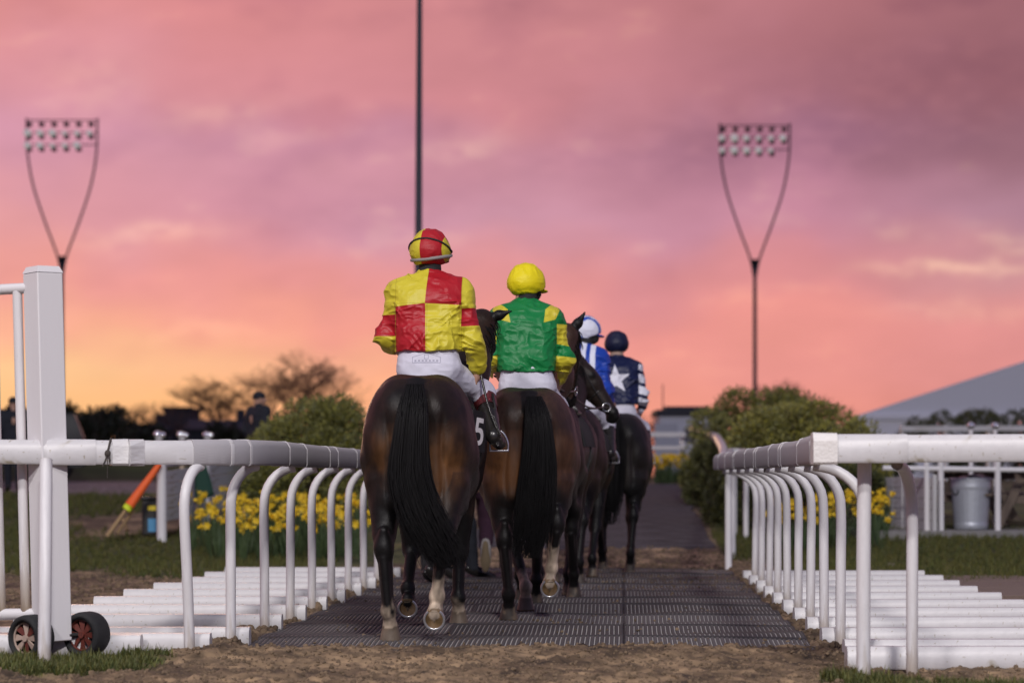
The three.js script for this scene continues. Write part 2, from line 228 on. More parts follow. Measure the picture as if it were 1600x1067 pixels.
// ------------------------------------------------------------------ materials shared by many things
const TEX = {
  speck: greyTex(256, (u, v) => tfbm(u, v, 16, 3, 4) * 0.6 + tnoise(u, v, 128, 9) * 0.4),
  cloth: greyTex(256, (u, v) => 0.5 + 0.25 * Math.sin(u * 256 * Math.PI / 2) * Math.sin(v * 256 * Math.PI / 2) + 0.4 * (tfbm(u, v, 8, 21, 4) - 0.5)),
  crease: greyTex(512, (u, v) => { let r = 0, a = 0.5, n = 5; for (let i = 0; i < 4; i++) { const w = tfbm(u, v, n, 90 + i, 2); r += a * (1 - Math.abs(tnoise(u + 0.12 * w, v * 1.0 + 0.1 * w, n, 70 + i) * 2 - 1)); a *= 0.55; n *= 2; } return r * 0.8; }),
  hair: greyTex(512, (u, v) => tnoise(u * 1, v, 256, 5) * 0.4 + tnoise(u, v * 0.12 + 0.3, 256, 7) * 0.6),
  scuff: colTex(512, (u, v) => { const a = tfbm(u, v, 8, 41, 5), b = tnoise(u, v, 90, 47), s = sstep(0.54, 0.70, a) * 0.15 * tnoise(u, v, 64, 49) * 2 + (b > 0.94 ? 0.16 : 0); const w = 0.905 - 0.05 * tfbm(u, v, 32, 51, 3); return [w - s, w - s * 1.15, w - s * 1.5]; }),
};
const M = {
  white: mat([0.76, 0.745, 0.755], 0.42, { map: TEX.scuff, bumpMap: TEX.speck, bumpScale: 0.0006 }),
  post: mat([0.68, 0.665, 0.675], 0.45, { bumpMap: TEX.speck, bumpScale: 0.0005 }),
  postDirty: mat([0.70, 0.685, 0.695], 0.45, { map: colTex(256, (u, v) => { const f = tfbm(u, v, 12, 81, 4), sp = tnoise(u, v, 96, 85), mud = sstep(0.34, 0.62, f + 0.30 * Math.exp(-v * 26) * 1.5) * Math.exp(-v * 9) * 0.9 + (sp > 0.95 && f > 0.45 ? 0.22 : 0), w = 0.98 - 0.05 * tfbm(u, v, 24, 88, 3); return [w - 0.42 * mud, w - 0.5 * mud, w - 0.6 * mud]; }), bumpMap: TEX.speck, bumpScale: 0.0005 }),
  padding: mat([0.40, 0.385, 0.40], 0.85, { bumpMap: TEX.cloth, bumpScale: 0.002 }),
  tape: mat([0.62, 0.61, 0.61], 0.3, { bumpMap: TEX.speck, bumpScale: 0.004 }),
  black: mat([0.012, 0.012, 0.013], 0.45), blackMatt: mat([0.014, 0.014, 0.015], 0.85),
  leather: mat([0.016, 0.014, 0.013], 0.28), steel: mat([0.62, 0.62, 0.63], 0.28, { metalness: 1 }),
  rope: mat([0.055, 0.045, 0.04], 0.9),
};

// ------------------------------------------------------------------ ground
const nearGrass = (x, d) => { // 0..1 where grass grows
  const n = fbm(x * 0.9, d * 0.7, 3, 4), s = x - 0.0483 * d;
  let g = 0;
  if (x < -1.75) g = Math.max(g, sstep(0.25, 0.0, Math.abs(d - 11.75) - 0.22 + n * 0.25) * sstep(-1.7, -1.95, x));
  if (x > 1.3) g = Math.max(g, sstep(0.25, 0.0, Math.abs(d - 10.55) - 0.2 + n * 0.5) * 0.75 * sstep(1.35, 1.7, x));
  if (x > 1.35 && x < 1.9) g = Math.max(g, sstep(0.22, 0.05, Math.hypot((x - 1.58) * 1.2, (d - 10.9) * 0.9)));
  if (s < -2.2) g = Math.max(g, sstep(21.3, 24.5, d + n * 3.5) * sstep(-2.25, -2.6, s + n * 0.3));
  if (s > 1.0) g = Math.max(g, sstep(19.5, 22, d + n * 2.5 + (x > 2.75 ? 0 : -6)) * sstep(1.12, 1.3, s + n * 0.12));
  // worn patches and the track beside the flower bed
  if (x < -4.2) g *= 1 - 0.9 * sstep(1.5, 0.7, Math.hypot((x + 5.2) * 0.9, (d - 33) * 0.33) + n * 0.7);
  return clamp(g);
};
const isRoad = (x, d) => x < -3.2 ? sstep(40.5, 42.5, d + fbm(x * 0.4, d * 0.3, 8) * 2) * sstep(62, 59, d) : 0;
function groundColor(x, d) {
  const n1 = fbm(x * 2.2, d * 2.2, 1, 4), n2 = fbm(x * 11, d * 11, 5, 3), n3 = fbm(x * 40, d * 40, 7, 2);
  const k = Math.max(0.25, 1 + 0.5 * n1 + 0.9 * n2 + 0.8 * n3);
  let c = [0.195 * k, 0.132 * k, 0.076 * k]; if (d > 23 && d < 29) c = c.map((v) => v * 1.35);
  const dark = sstep(-0.25, 0.3, n1 + 0.4 * n2);                                     // damp soil
  c = c.map((v, i) => lerp(v * [0.55, 0.52, 0.52][i], v, dark));
  const gr = nearGrass(x, d), road = isRoad(x, d);
  const gg = 1 + 0.6 * n1 + 0.6 * n2; const grass = [0.046 * gg + 0.03 * clamp(n1 * 2), 0.066 * gg + 0.012 * clamp(n1 * 2), 0.014 * gg];
  c = c.map((v, i) => lerp(v, grass[i], gr * (0.75 + 0.25 * clamp(n2 * 3))));
  const gv = 0.8 + 0.5 * n2 + 0.3 * n3; c = c.map((v, i) => lerp(v, [0.20, 0.165, 0.165][i] * gv, road));
  if (d > 62) { const f = sstep(62, 70, d); c = c.map((v, i) => lerp(v, [0.045, 0.06, 0.02][i] * gg, f)); }
  return c.map((v) => clamp(v, 0.008, 0.6));
}
const matS = (x, d) => x - (-1.53 + 0.0483 * (d - 12.3));      // metres right of the mats' left edge
function groundY(x, d) {
  let y = H(x, d); const n = fbm(x * 3.1, d * 3.1, 2, 3);
  const s = matS(x, d), lip = 12.52 + 0.07 * noise(x * 2.7, 3) + 0.03 * noise(x * 11, 7), under = d > lip && d < 23.6 && s > 0.02 && s < 3.17 ? 1 : 0;
  const near = sstep(60, 20, d);
  let r = 0.02 * n + 0.014 * noise(x * 21, d * 17, 9) * (d < 13 ? 1 : 0) + 0.018 * fbm(x * 13, d * 13, 4, 3) + 0.010 * Math.abs(noise(x * 34, d * 34, 6)) ;
  if (d < 12.8) r += 0.05 * sstep(11.6, 12.35, d) * sstep(-0.35, 0.15, s) * sstep(3.5, 3.0, s) + 0.012;
  const e = s < 0 ? -s : s - 3.19; if (d > 12 && d < 24 && e > 0 && e < 0.5) r += 0.02 + 0.03 * sstep(0.5, 0.15, e) * (0.5 + noise(x * 6, d * 6, 11)) * sstep(12.6, 13.2, d);
  if (d > 23.2 && d < 28.6 && s > -0.6 && s < 3.9) r += 0.02 * Math.abs(noise(x * 5, d * 5, 13)) + 0.012;
  y += under ? -0.012 + 0.2 * Math.min(0, r) : near * r - 0.012;
  const c = x - 0.0483 * d; if (d > 28 && d < 48 && c > -2.0 && c < 1.1) y -= 0.05;             // room for the tarmac
  if (x < -3 && d > 61) y += 0.75 * sstep(61.5, 65, d) * sstep(110, 75, d);                      // a low green bank behind the road
  return y;
}
{
  const dd = [-140, -60, -20, -5, 3, 7, 9]; let d = 9.6; while (d < 2400) { dd.push(d); d += d < 12.8 ? 0.022 : d < 24 ? 0.05 : d < 34 ? 0.1 : d < 66 ? 0.3 : d * 0.08; }
  const half = []; let x = 0; while (x < 1600) { half.push(x); x += x < 4.6 ? 0.026 : x < 9 ? 0.08 : x * 0.14; }
  const xs = [...half.slice(1).reverse().map((v) => -v), ...half], nx = xs.length, nd = dd.length;
  const pos = new Float32Array(nx * nd * 3), col = new Float32Array(nx * nd * 3), idx = [];
  for (let j = 0; j < nd; j++) for (let i = 0; i < nx; i++) { const k = (j * nx + i) * 3, D = dd[j], x0 = xs[i]; pos[k] = x0; pos[k + 1] = D > 9 ? groundY(x0, D) : -0.01; pos[k + 2] = -D; const c = groundColor(x0, D); col[k] = c[0]; col[k + 1] = c[1]; col[k + 2] = c[2]; }
  for (let j = 0; j < nd - 1; j++) for (let i = 0; i < nx - 1; i++) { const a = j * nx + i, b = a + 1, c = a + nx, e = c + 1; idx.push(a, b, c, b, e, c); }
  const g = new THREE.BufferGeometry(); g.setAttribute('position', new THREE.BufferAttribute(pos, 3)); g.setAttribute('color', new THREE.BufferAttribute(col, 3)); g.setIndex(idx); g.computeVertexNormals();
  struct('ground', g, mat([1, 1, 1], 0.95, { vertexColors: true }), 'brown soil and worn grass around the walkway');
}
// the tarmac path that climbs away between the hedges
{
  const pos = [], uv = [], idx = [], rows = 60; let k = 0;
  for (let i = 0; i <= rows; i++) { const d = 27.6 + i * (46.6 - 27.6) / rows; for (let j = 0; j <= 12; j++) { const w = j / 12, x = 0.0483 * d - 2.02 + w * 3.12 + 0.05 * noise(d * 1.3, j > 6 ? 5 : 9) * (j === 0 || j === 12 ? 1 : 0); pos.push(x, H(x, d) + 0.008 + 0.012 * (1 - (2 * w - 1) ** 2) - (i === 0 ? 0.03 : 0), -d); uv.push(x * 0.7, d * 0.7); } }
  for (let i = 0; i < rows; i++) for (let j = 0; j < 12; j++) { const a = i * 13 + j; idx.push(a, a + 1, a + 13, a + 1, a + 14, a + 13); }
  const g = new THREE.BufferGeometry(); g.setAttribute('position', new THREE.Float32BufferAttribute(pos, 3)); g.setAttribute('uv', new THREE.Float32BufferAttribute(uv, 2)); g.setIndex(idx); g.computeVertexNormals();
  struct('path', g, mat([1.45, 1.4, 1.38], 0.95, { specularIntensity: 0.5, map: colTex(512, (u, v) => { const a = 0.24 + 0.16 * (tfbm(u, v, 6, 61, 5) - 0.5) + 0.1 * (tnoise(u, v, 128, 66) - 0.5); return [a * 1.02, a, a * 1.05]; }), bumpMap: TEX.speck, bumpScale: 0.004 }), 'dark tarmac path climbing away behind the horses');
}
// rubber mats: three abreast, ten deep, ribbed lengthwise with dust in the grooves
{
  const mats = thing('rubber_matting', 'dark ribbed rubber mats laid along the walkway under the horses', 'matting');
  const R = rng(5), ribs = [1, 1.35, 0.8].map((k) => mat([0.075 * k, 0.069 * k, 0.070 * k], 0.72, { specularIntensity: 0.5 })), rib0 = mat([0.062, 0.057, 0.060], 0.7, { specularIntensity: 0.5 }), base = mat([0.36, 0.34, 0.335], 0.9), edge = mat([0.035, 0.032, 0.035], 0.75);
  const nr = 38, w = 1.061, L = 1.085, pitch = w / nr;
  const wave = (a, s) => 0.014 + 0.022 * Math.sin(s * 5.7 + 1.2 * Math.sin(a * 1.1) + 0.6) * (0.6 + 0.4 * noise(s * 0.9, a * 0.7)) + 0.008 * noise(s * 2.1, a * 1.9, 3) + 0.012;
  const at = (a, s, y) => { const d = 12.32 + s; return [-1.53 + 0.0483 * s + a, y, -d]; };
  for (let c = 0; c < 3; c++) for (let r = 0; r < 10; r++) {
    const a0 = c * 1.066, s0 = r * 1.1 + (R() - 0.5) * 0.02, P = [], Q = [], E = [], dy = (R() - 0.5) * 0.004, skew = (R() - 0.5) * 0.02;
    const yy = (a, s) => Math.max(0.006, wave(a, s) + dy);
    const quad = (A, a, b, cc, d) => A.push(...a, ...b, ...cc, ...a, ...cc, ...d);
    const NS = 12;
    for (let i = 0; i < nr; i++) { const u = a0 + (i + 0.5) * pitch, prof = [[-0.0112, 0], [-0.0085, 0.006], [0, 0.0078], [0.0085, 0.006], [0.0112, 0]];
      for (let k = 0; k < NS; k++) { const sA = s0 + 0.012 + k / NS * (L - 0.024), sB = s0 + 0.012 + (k + 1) / NS * (L - 0.024); for (let q = 0; q < 4; q++) { const f = (j, s) => at(u + prof[j][0] + skew * (s - s0), s, yy(u, s) + prof[j][1]); quad(P, f(q, sA), f(q + 1, sA), f(q + 1, sB), f(q, sB)); } } }
    for (let k = 0; k < NS; k++) for (let m = 0; m < 8; m++) { const u = a0 + m / 8 * w, u2 = a0 + (m + 1) / 8 * w, sA = s0 + k / NS * L, sB = s0 + (k + 1) / NS * L; quad(Q, at(u, sA, yy(u, sA)), at(u2, sA, yy(u2, sA)), at(u2, sB, yy(u2, sB)), at(u, sB, yy(u, sB))); }
    for (const [sA, sB] of [[s0, s0 + 0.02], [s0 + L - 0.02, s0 + L]]) for (let m = 0; m < 8; m++) { const u = a0 + m / 8 * w, u2 = a0 + (m + 1) / 8 * w; quad(E, at(u, sA, yy(u, sA) + 0.009), at(u2, sA, yy(u2, sA) + 0.009), at(u2, sB, yy(u2, sB) + 0.009), at(u, sB, yy(u, sB) + 0.009)); quad(E, at(u, sA, yy(u, sA) - 0.004), at(u2, sA, yy(u2, sA) - 0.004), at(u2, sA, yy(u2, sA) + 0.009), at(u, sA, yy(u, sA) + 0.009)); }
    for (const u of [a0, a0 + w - 0.006]) for (let k = 0; k < NS; k++) { const sA = s0 + k / NS * L, sB = s0 + (k + 1) / NS * L; quad(E, at(u, sA, yy(u, sA) + 0.009), at(u + 0.006, sA, yy(u, sA) + 0.009), at(u + 0.006, sB, yy(u, sB) + 0.009), at(u, sB, yy(u, sB) + 0.009)); }
    const mk = (A) => { const g = new THREE.BufferGeometry(); g.setAttribute('position', new THREE.Float32BufferAttribute(A, 3)); return toCreasedNormals(g, 1.0); };
    const p = part('mat_panel', mk(Q), base, mats); part('ribs', mk(P), ribs[Math.floor(R() * 3)], p).userData.kind = 'stuff'; part('edging', mk(E), edge, p);
  }
}
// ------------------------------------------------------------------ running rails on goose-neck posts with long feet
const RT = 1.168, RH = 0.13;                                       // top and height of the rail
const railOutline = [[-0.052, 0.012], [-0.042, 0], [0.042, 0], [0.052, 0.012], [0.052, 0.094], [0.034, 0.124], [0.022, 0.13], [-0.022, 0.13], [-0.034, 0.124], [-0.052, 0.094]];
const grown = (o, e) => o.map(([u, v]) => [u + Math.sign(u) * e, v + (v > 0.065 ? e : -e)]);
const postL = (d) => -1.586 + 0.0505 * (d - 13), postR = (d) => 1.846 + 0.0447 * (d - 12.93);
function goose(x, d, path, lean = 0, to = null, r = 0.029, y0 = -0.06) { // base at x, d; bends over to end under the nearest point of the rail
  let q = path[0], e = 1e9; for (const p of path) { const k = Math.hypot(p.x - x, p.z + d); if (k < e) { e = k; q = p; } }
  if (to) { q = to; e = Math.hypot(q.x - x, q.z + d); }
  const ux = (q.x - x) / e, uz = (q.z + d) / e, top = q.y, R = e + lean, h = 0.235, X0 = x - lean * ux, Z0 = -d - lean * uz, pts = [V(x, y0, -d), V((x + X0) / 2, (top - h) * 0.5, (Z0 - d) / 2), V(X0, top - h - 0.02, Z0)];
  for (let i = 1; i <= 6; i++) { const a = i / 6 * Math.PI / 2 * 0.95, k = R * (1 - Math.cos(a)); pts.push(V(X0 + ux * k, top - h + h * Math.sin(a) - r * 0.3 * (i / 6), Z0 + uz * k)); }
  return tube(pts, r, 28, 12);
}
function footBeam(x, d, side, len = 1.56, over = 0.1) { // lies on the ground behind its post, reaching outwards
  const a = V(x - side * -over * 1, 0.004, -d - 0.075), b = V(x - side * len, 0.004 + 0.0, -d - 0.075 - 0.02);
  const o = [[-0.055, 0.012], [-0.045, 0], [0.045, 0], [0.055, 0.012], [0.055, 0.085], [0.035, 0.115], [-0.035, 0.115], [-0.055, 0.085]];
  return sweep(o, side > 0 ? [b, a] : [a, b]);
}
function padded(parent, path, from, to, cuts) { // a padded stretch with cloth sleeves and white cord ties
  const L = path.length - 1; const seg = (a, b) => { const n = Math.max(2, Math.round((b - a) * L)), o = [], tg = []; for (let i = 0; i <= n; i++) { const t = clamp(a + (b - a) * i / n) * L, k = Math.min(L - 1, Math.floor(t)); o.push(path[k].clone().lerp(path[k + 1], t - k)); tg.push(tanAt(t)); } return [o, tg]; }, tanAt = (t) => { const T = (j) => path[Math.min(j + 1, L)].clone().sub(path[Math.max(j - 1, 0)]).setY(0).normalize(), k = Math.min(L - 1, Math.floor(t)); return T(k).lerp(T(k + 1), t - k).normalize(); };
  cuts = [from, ...cuts, to];
  for (let i = 0; i < cuts.length - 1; i++) { const [o, t] = seg(cuts[i] + 0.0005, cuts[i + 1] - 0.0005); part('padding_sleeve', sweep(grown(railOutline, 0.006), o, true, t), M.padding, parent); }
  for (const c of cuts.slice(1, -1)) { const [o, t] = seg(c - 0.0009, c + 0.0009); part('cord_tie', sweep(grown(railOutline, 0.009), o, true, t), M.white, parent); }
}
{ // left fence
  const f = thing('running_rail', 'white plastic running rail bending away along the left of the walkway', 'rail fence');
  const base = RT - RH;
  const straight = [[-4.6, base, 12.05], [-3.6, base, 12.15], [-2.75, base, 12.25], [-2.05, base - 0.002, 12.42], [-1.72, base, 12.58], [-1.52, base + 0.002, 12.85], [-1.40, base + 0.004, 13.4]];
  for (let d = 14.2; d < 22.3; d += 0.9) straight.push([postL(d) + 0.2, base + 0.002 * Math.sin(d * 2), d]);
  const path = spline(straight, 150);
  const rail = part('rail', sweep(railOutline, path), M.white, f);
  const L = path.length - 1, fx = (px) => { let b = 0, e = 1e9; path.forEach((p, i) => { const q = Math.abs(800 + p.x / -p.z * FOC - px); if (q < e) { e = q; b = i; } }); return b / L; };
  padded(rail, path, fx(300), 0.995, [fx(354), fx(382), fx(440), fx(465), fx(503), fx(514), fx(546), fx(560), fx(572), 0.72, 0.8, 0.87, 0.94]);
  // joint sleeve, tape and the tied black string
  const at = (px) => { const t = fx(px) * L, k = Math.min(L - 1, Math.floor(t)); return path[k].clone().lerp(path[k + 1], t - k); };
  part('joint_sleeve', sweep(grown(railOutline, 0.004), [at(60), at(90), at(120), at(150)].map((p, i) => p)), M.white, rail);
  const tp = []; for (let i = 0; i <= 6; i++) tp.push(at(182 + i * 6)); const tapeG = sweep(grown(railOutline, 0.005), tp); { const p = tapeG.attributes.position; for (let i = 0; i < p.count; i++) { p.setY(i, p.getY(i) + 0.004 * noise(p.getX(i) * 40, p.getY(i) * 30)); p.setZ(i, p.getZ(i) + 0.006 * noise(p.getX(i) * 60 + p.getY(i) * 40, 3)); } tapeG.computeVertexNormals(); } part('tape_wrap', tapeG, M.tape, rail);
  { const c = at(178), z = c.z + 0.06, k = []; k.push(tube([V(c.x + 0.004, c.y + 0.14, z - 0.03), V(c.x + 0.001, c.y + 0.10, z + 0.006), V(c.x - 0.006, c.y + 0.065, z + 0.012)], 0.006, 8, 6)); k.push(new THREE.SphereGeometry(0.017, 10, 8).scale(1, 1.1, 0.8).translate(c.x - 0.006, c.y + 0.06, z + 0.01)); k.push(tube([V(c.x - 0.008, c.y + 0.05, z + 0.014), V(c.x - 0.02, c.y + 0.02, z + 0.012), V(c.x - 0.034, c.y - 0.01, z + 0.008)], 0.004, 6, 5)); k.push(tube([V(c.x, c.y + 0.05, z + 0.014), V(c.x + 0.008, c.y + 0.025, z + 0.016), V(c.x + 0.006, c.y + 0.012, z + 0.01)], 0.004, 6, 5)); k.push(tube([V(c.x - 0.007, c.y + 0.04, z + 0.012), V(c.x - 0.009, c.y - 0.03, z), V(c.x - 0.01, c.y - 0.07, z)], 0.0018, 6, 4)); part('tied_string', merge(k), M.rope, rail); }
  // posts and feet
  const list = [[-1.742, 12.47, 0.075], [-1.586, 12.98, 0.0]]; for (let d = 14.2; d < 22.2; d += 1.06) list.push([postL(d), d, 0]);
  const R = rng(11);
  for (const [x, d, lean] of list) { part('post', goose(x, d, path, lean + (R() - 0.5) * 0.012, d < 12.7 ? at(312) : d < 13.5 ? at(402) : null), M.postDirty, f); part('foot_beam', footBeam(x, d, 1, 1.56 + (R() - 0.5) * 0.05), M.white, f); }
  part('post', tube([V(X(68, 11.8), -0.05, -11.8), V(X(69, 11.85), 0.5, -11.86), V(X(71, 12.1), base + 0.02, -12.1)], 0.034, 14, 12), M.postDirty, f);
  part('foot_beam', footBeam(-2.1, 12.35, 1, 1.9), M.white, f);
}
{ // right fence
  const f = thing('running_rail', 'white plastic running rail along the right of the walkway, turning at a taped corner', 'rail fence');
  const base = RT - RH;
  const near = [V(1.44, base, -10.86), V(1.9, base, -10.85), V(2.6, base + 0.004, -10.82), V(4.4, base + 0.006, -10.7)];
  const rail = part('rail', sweep(railOutline, near), M.white, f);
  const l2 = [[1.475, base, 10.95], [1.545, base, 11.9]]; for (let d = 12.9; d < 21.4; d += 0.9) l2.push([postR(d) - 0.22 - 0.012 * (d - 13), base + 0.002 * Math.sin(d * 2.3), d]);
  const path = spline(l2, 90); const r2 = part('rail', sweep(railOutline, path), M.white, f);
  padded(r2, path, 0.004, 0.995, [0.13, 0.27, 0.285, 0.36, 0.47, 0.49, 0.58, 0.70, 0.715, 0.82, 0.92]);
  const cg = sweep(grown(railOutline, 0.009), [V(1.415, base, -10.86), V(1.45, base, -10.86), V(1.49, base, -10.859), V(1.53, base, -10.858)]); { const p = cg.attributes.position; for (let i = 0; i < p.count; i++) { p.setY(i, p.getY(i) + 0.006 * noise(p.getX(i) * 50, p.getZ(i) * 50)); } cg.computeVertexNormals(); }
  part('tape_wrap', cg, mat([0.70, 0.675, 0.65], 0.45, { bumpMap: TEX.speck, bumpScale: 0.004 }), rail);
  part('joint_sleeve', sweep(grown(railOutline, 0.003), [V(1.535, base, -10.859), V(1.8, base, -10.852), V(1.86, base, -10.85)]), M.white, rail);
  const R = rng(12), list = [[X(1426, 11.2), 11.2, 0], [1.84, 12.0, 0]]; for (let d = 12.93; d < 21.3; d += 0.99) list.push([postR(d), d, 0]);
  list.forEach(([x, d, lean], i) => { part('post', goose(x, d, i ? path : spline([[1.5, base, 10.86], [4, base, 10.72]], 80), i ? (R() - 0.5) * 0.02 : 0.0, i ? null : V(X(1398, 10.9), base, -10.86)), M.postDirty, f); if (i) part('foot_beam', footBeam(x, d, -1, 1.56 + (R() - 0.5) * 0.05), M.white, f); });
  part('post', tube([V(1.68, -0.07, -11.0), V(1.68, 0.5, -11.0), V(1.682, base - 0.001, -10.93)].map((p, i) => V(p.x, p.y, -11.0 + (i === 2 ? 0.02 : 0))), 0.034, 12, 12), M.postDirty, f);
  part('foot_beam', footBeam(1.78, 11.5, -1, 2.4), M.white, f);
}
{ // the rail that goes on up the ramp and the far double rail across it
  const f = thing('running_rail', 'white running rail climbing past the hedge on the right of the path', 'rail fence');
  const pts = [[2.0, 21.6], [2.12, 23.2], [2.42, 26.5], [2.76, 30], [3.16, 35], [3.36, 38], [3.47, 42], [3.52, 45]].map(([x, d]) => [x, H(x, d) + RT - RH, d]);
  const path = spline(pts, 60); part('rail', sweep(railOutline, path), M.white, f);
  const path2 = spline([[2.72, H(2.7, 29.5) + 0.98, 29.4], [2.95, H(2.9, 30.6) + 1.0, 30.6], [3.2, H(3.2, 30) + 0.98, 29.8], [3.25, H(3.2, 28) + 1.0, 28], [3.15, H(3, 26) + 1.0, 26]], 30); part('rail', sweep(railOutline, path2), M.white, f);
  for (const [x, d] of [[2.2, 23.4], [2.55, 26.6], [2.9, 30], [3.0, 29.5], [3.33, 35], [3.55, 40], [3.68, 44]]) part('post', tube([V(x, H(x, d) - 0.05, -d), V(x, H(x, d) + 1.02, -d)], 0.036, 4, 8), M.post, f);
}
{
  const f = thing('double_rail_fence', 'white two-bar rail fence across the top of the path behind the daffodils', 'rail fence');
  for (const [y0, y1] of [[0.96, 1.06], [0.70, 0.78]]) part('bar', boxBetween(V(-1.4, H(0, 47.2) + (y0 + y1) / 2, -47.3), V(3.55, H(3, 47.2) + (y0 + y1) / 2, -47.0), 0.06, y1 - y0, 0.012), M.white, f);
  for (const x of [-1.2, 0.1, 1.35, 2.45, 3.5]) part('post', bx(0.07, 1.05, 0.07, x, H(x, 47.2) + 0.5, -47.21), M.white, f);
}
// the tall wheeled gate at the left edge
{
  const g = thing('wheeled_gate', 'tall white pipe gate standing on small wheels at the left edge', 'gate', [-2.50, 0, -12.35], 0);
  const lean = -0.026; g.rotation.z = -lean;
  // the box post stands on a corner; its faces look half left and half right
  const post = new RoundedBoxGeometry(0.155, 1.97, 0.155, 2, 0.008); post.rotateY(0.72); post.translate(0.035, 1.075, 0); part('box_post', post, M.post, g);
  const cap = new THREE.CylinderGeometry(0.09, 0.112, 0.035, 4).rotateY(Math.PI / 4 + 0.72); cap.translate(0.035, 2.078, 0); part('post_cap', toCreasedNormals(cap, 0.5), M.post, g);
  const dir = V(-0.62, 0, -0.18).normalize(), at = (s, y) => V(0.0 + dir.x * s, y, dir.z * s);
  part('top_bar', tube([at(0.04, 1.985), at(1.6, 1.985)], 0.029, 4, 10), M.post, g);
  part('bottom_bar', tube([at(0.04, 0.235), at(1.6, 0.235)], 0.031, 4, 10), M.post, g);
  for (const s of [0.115, 0.262, 0.41, 0.56, 0.71, 0.86, 1.01, 1.16]) part('pipe', tube([at(s, 0.23), at(s, 1.98)], 0.0265, 4, 12), M.postDirty, g);
  const axle = V(-0.56, 0, 0.83).normalize();                      // the wheels' outer faces look left and towards us
  const tyreMat = mat([0.018, 0.018, 0.019], 0.8, { bumpMap: TEX.speck, bumpScale: 0.004 }), red = mat([0.24, 0.05, 0.036], 0.65, { map: colTex(128, (u, v) => { const a = 0.72 + 0.55 * (tfbm(u, v, 6, 71, 4) - 0.5); return [a, a * 0.95, a * 0.9]; }) });
  const dusty = mat([0.36, 0.27, 0.22], 0.8);
  for (const [px, pz, tilt] of [[-0.05, 0.13, 0], [0.215, -0.03, 0.1]]) {
    const w = new THREE.Group(); w.name = 'wheel'; g.add(w); w.position.set(px, 0.118, pz); const ax = axle.clone().applyAxisAngle(V(0, 1, 0), tilt);
    w.quaternion.setFromUnitVectors(V(0, 0, 1), ax);
    const prof = [[0.086, -0.06], [0.108, -0.064], [0.119, -0.052], [0.123, -0.03], [0.123, 0.03], [0.119, 0.052], [0.108, 0.064], [0.086, 0.06], [0.084, 0.0], [0.086, -0.06]].map(([a, b]) => new THREE.Vector2(a, b));
    part('tyre', new THREE.LatheGeometry(prof, 36).rotateX(Math.PI / 2), tyreMat, w);
    const rim = [new THREE.TorusGeometry(0.082, 0.006, 6, 28).translate(0, 0, 0.042), new THREE.CylinderGeometry(0.018, 0.018, 0.1, 12).rotateX(Math.PI / 2)];
    const sp = new THREE.Shape(); sp.moveTo(-0.006, 0.012); sp.lineTo(-0.02, 0.08); sp.lineTo(0.02, 0.08); sp.lineTo(0.006, 0.012); sp.closePath();
    for (let i = 0; i < 8; i++) { const s = new THREE.ExtrudeGeometry(sp, { depth: 0.008, bevelEnabled: false }); s.rotateY(0.25); s.rotateZ(i * Math.PI / 4); s.translate(0, 0, 0.03); (part('spoke', s, i % 3 === 1 || tilt ? red : dusty, w)); }
    part('rim', merge(rim), tilt ? red : dusty, w); part('disc', new THREE.CylinderGeometry(0.08, 0.08, 0.006, 24).rotateX(Math.PI / 2).translate(0, 0, -0.01), M.blackMatt, w);
  }
  part('axle', tube([V(-0.075, 0.118, 0.13), V(0.225, 0.118, -0.05)], 0.012, 2, 6), M.blackMatt, g);
}
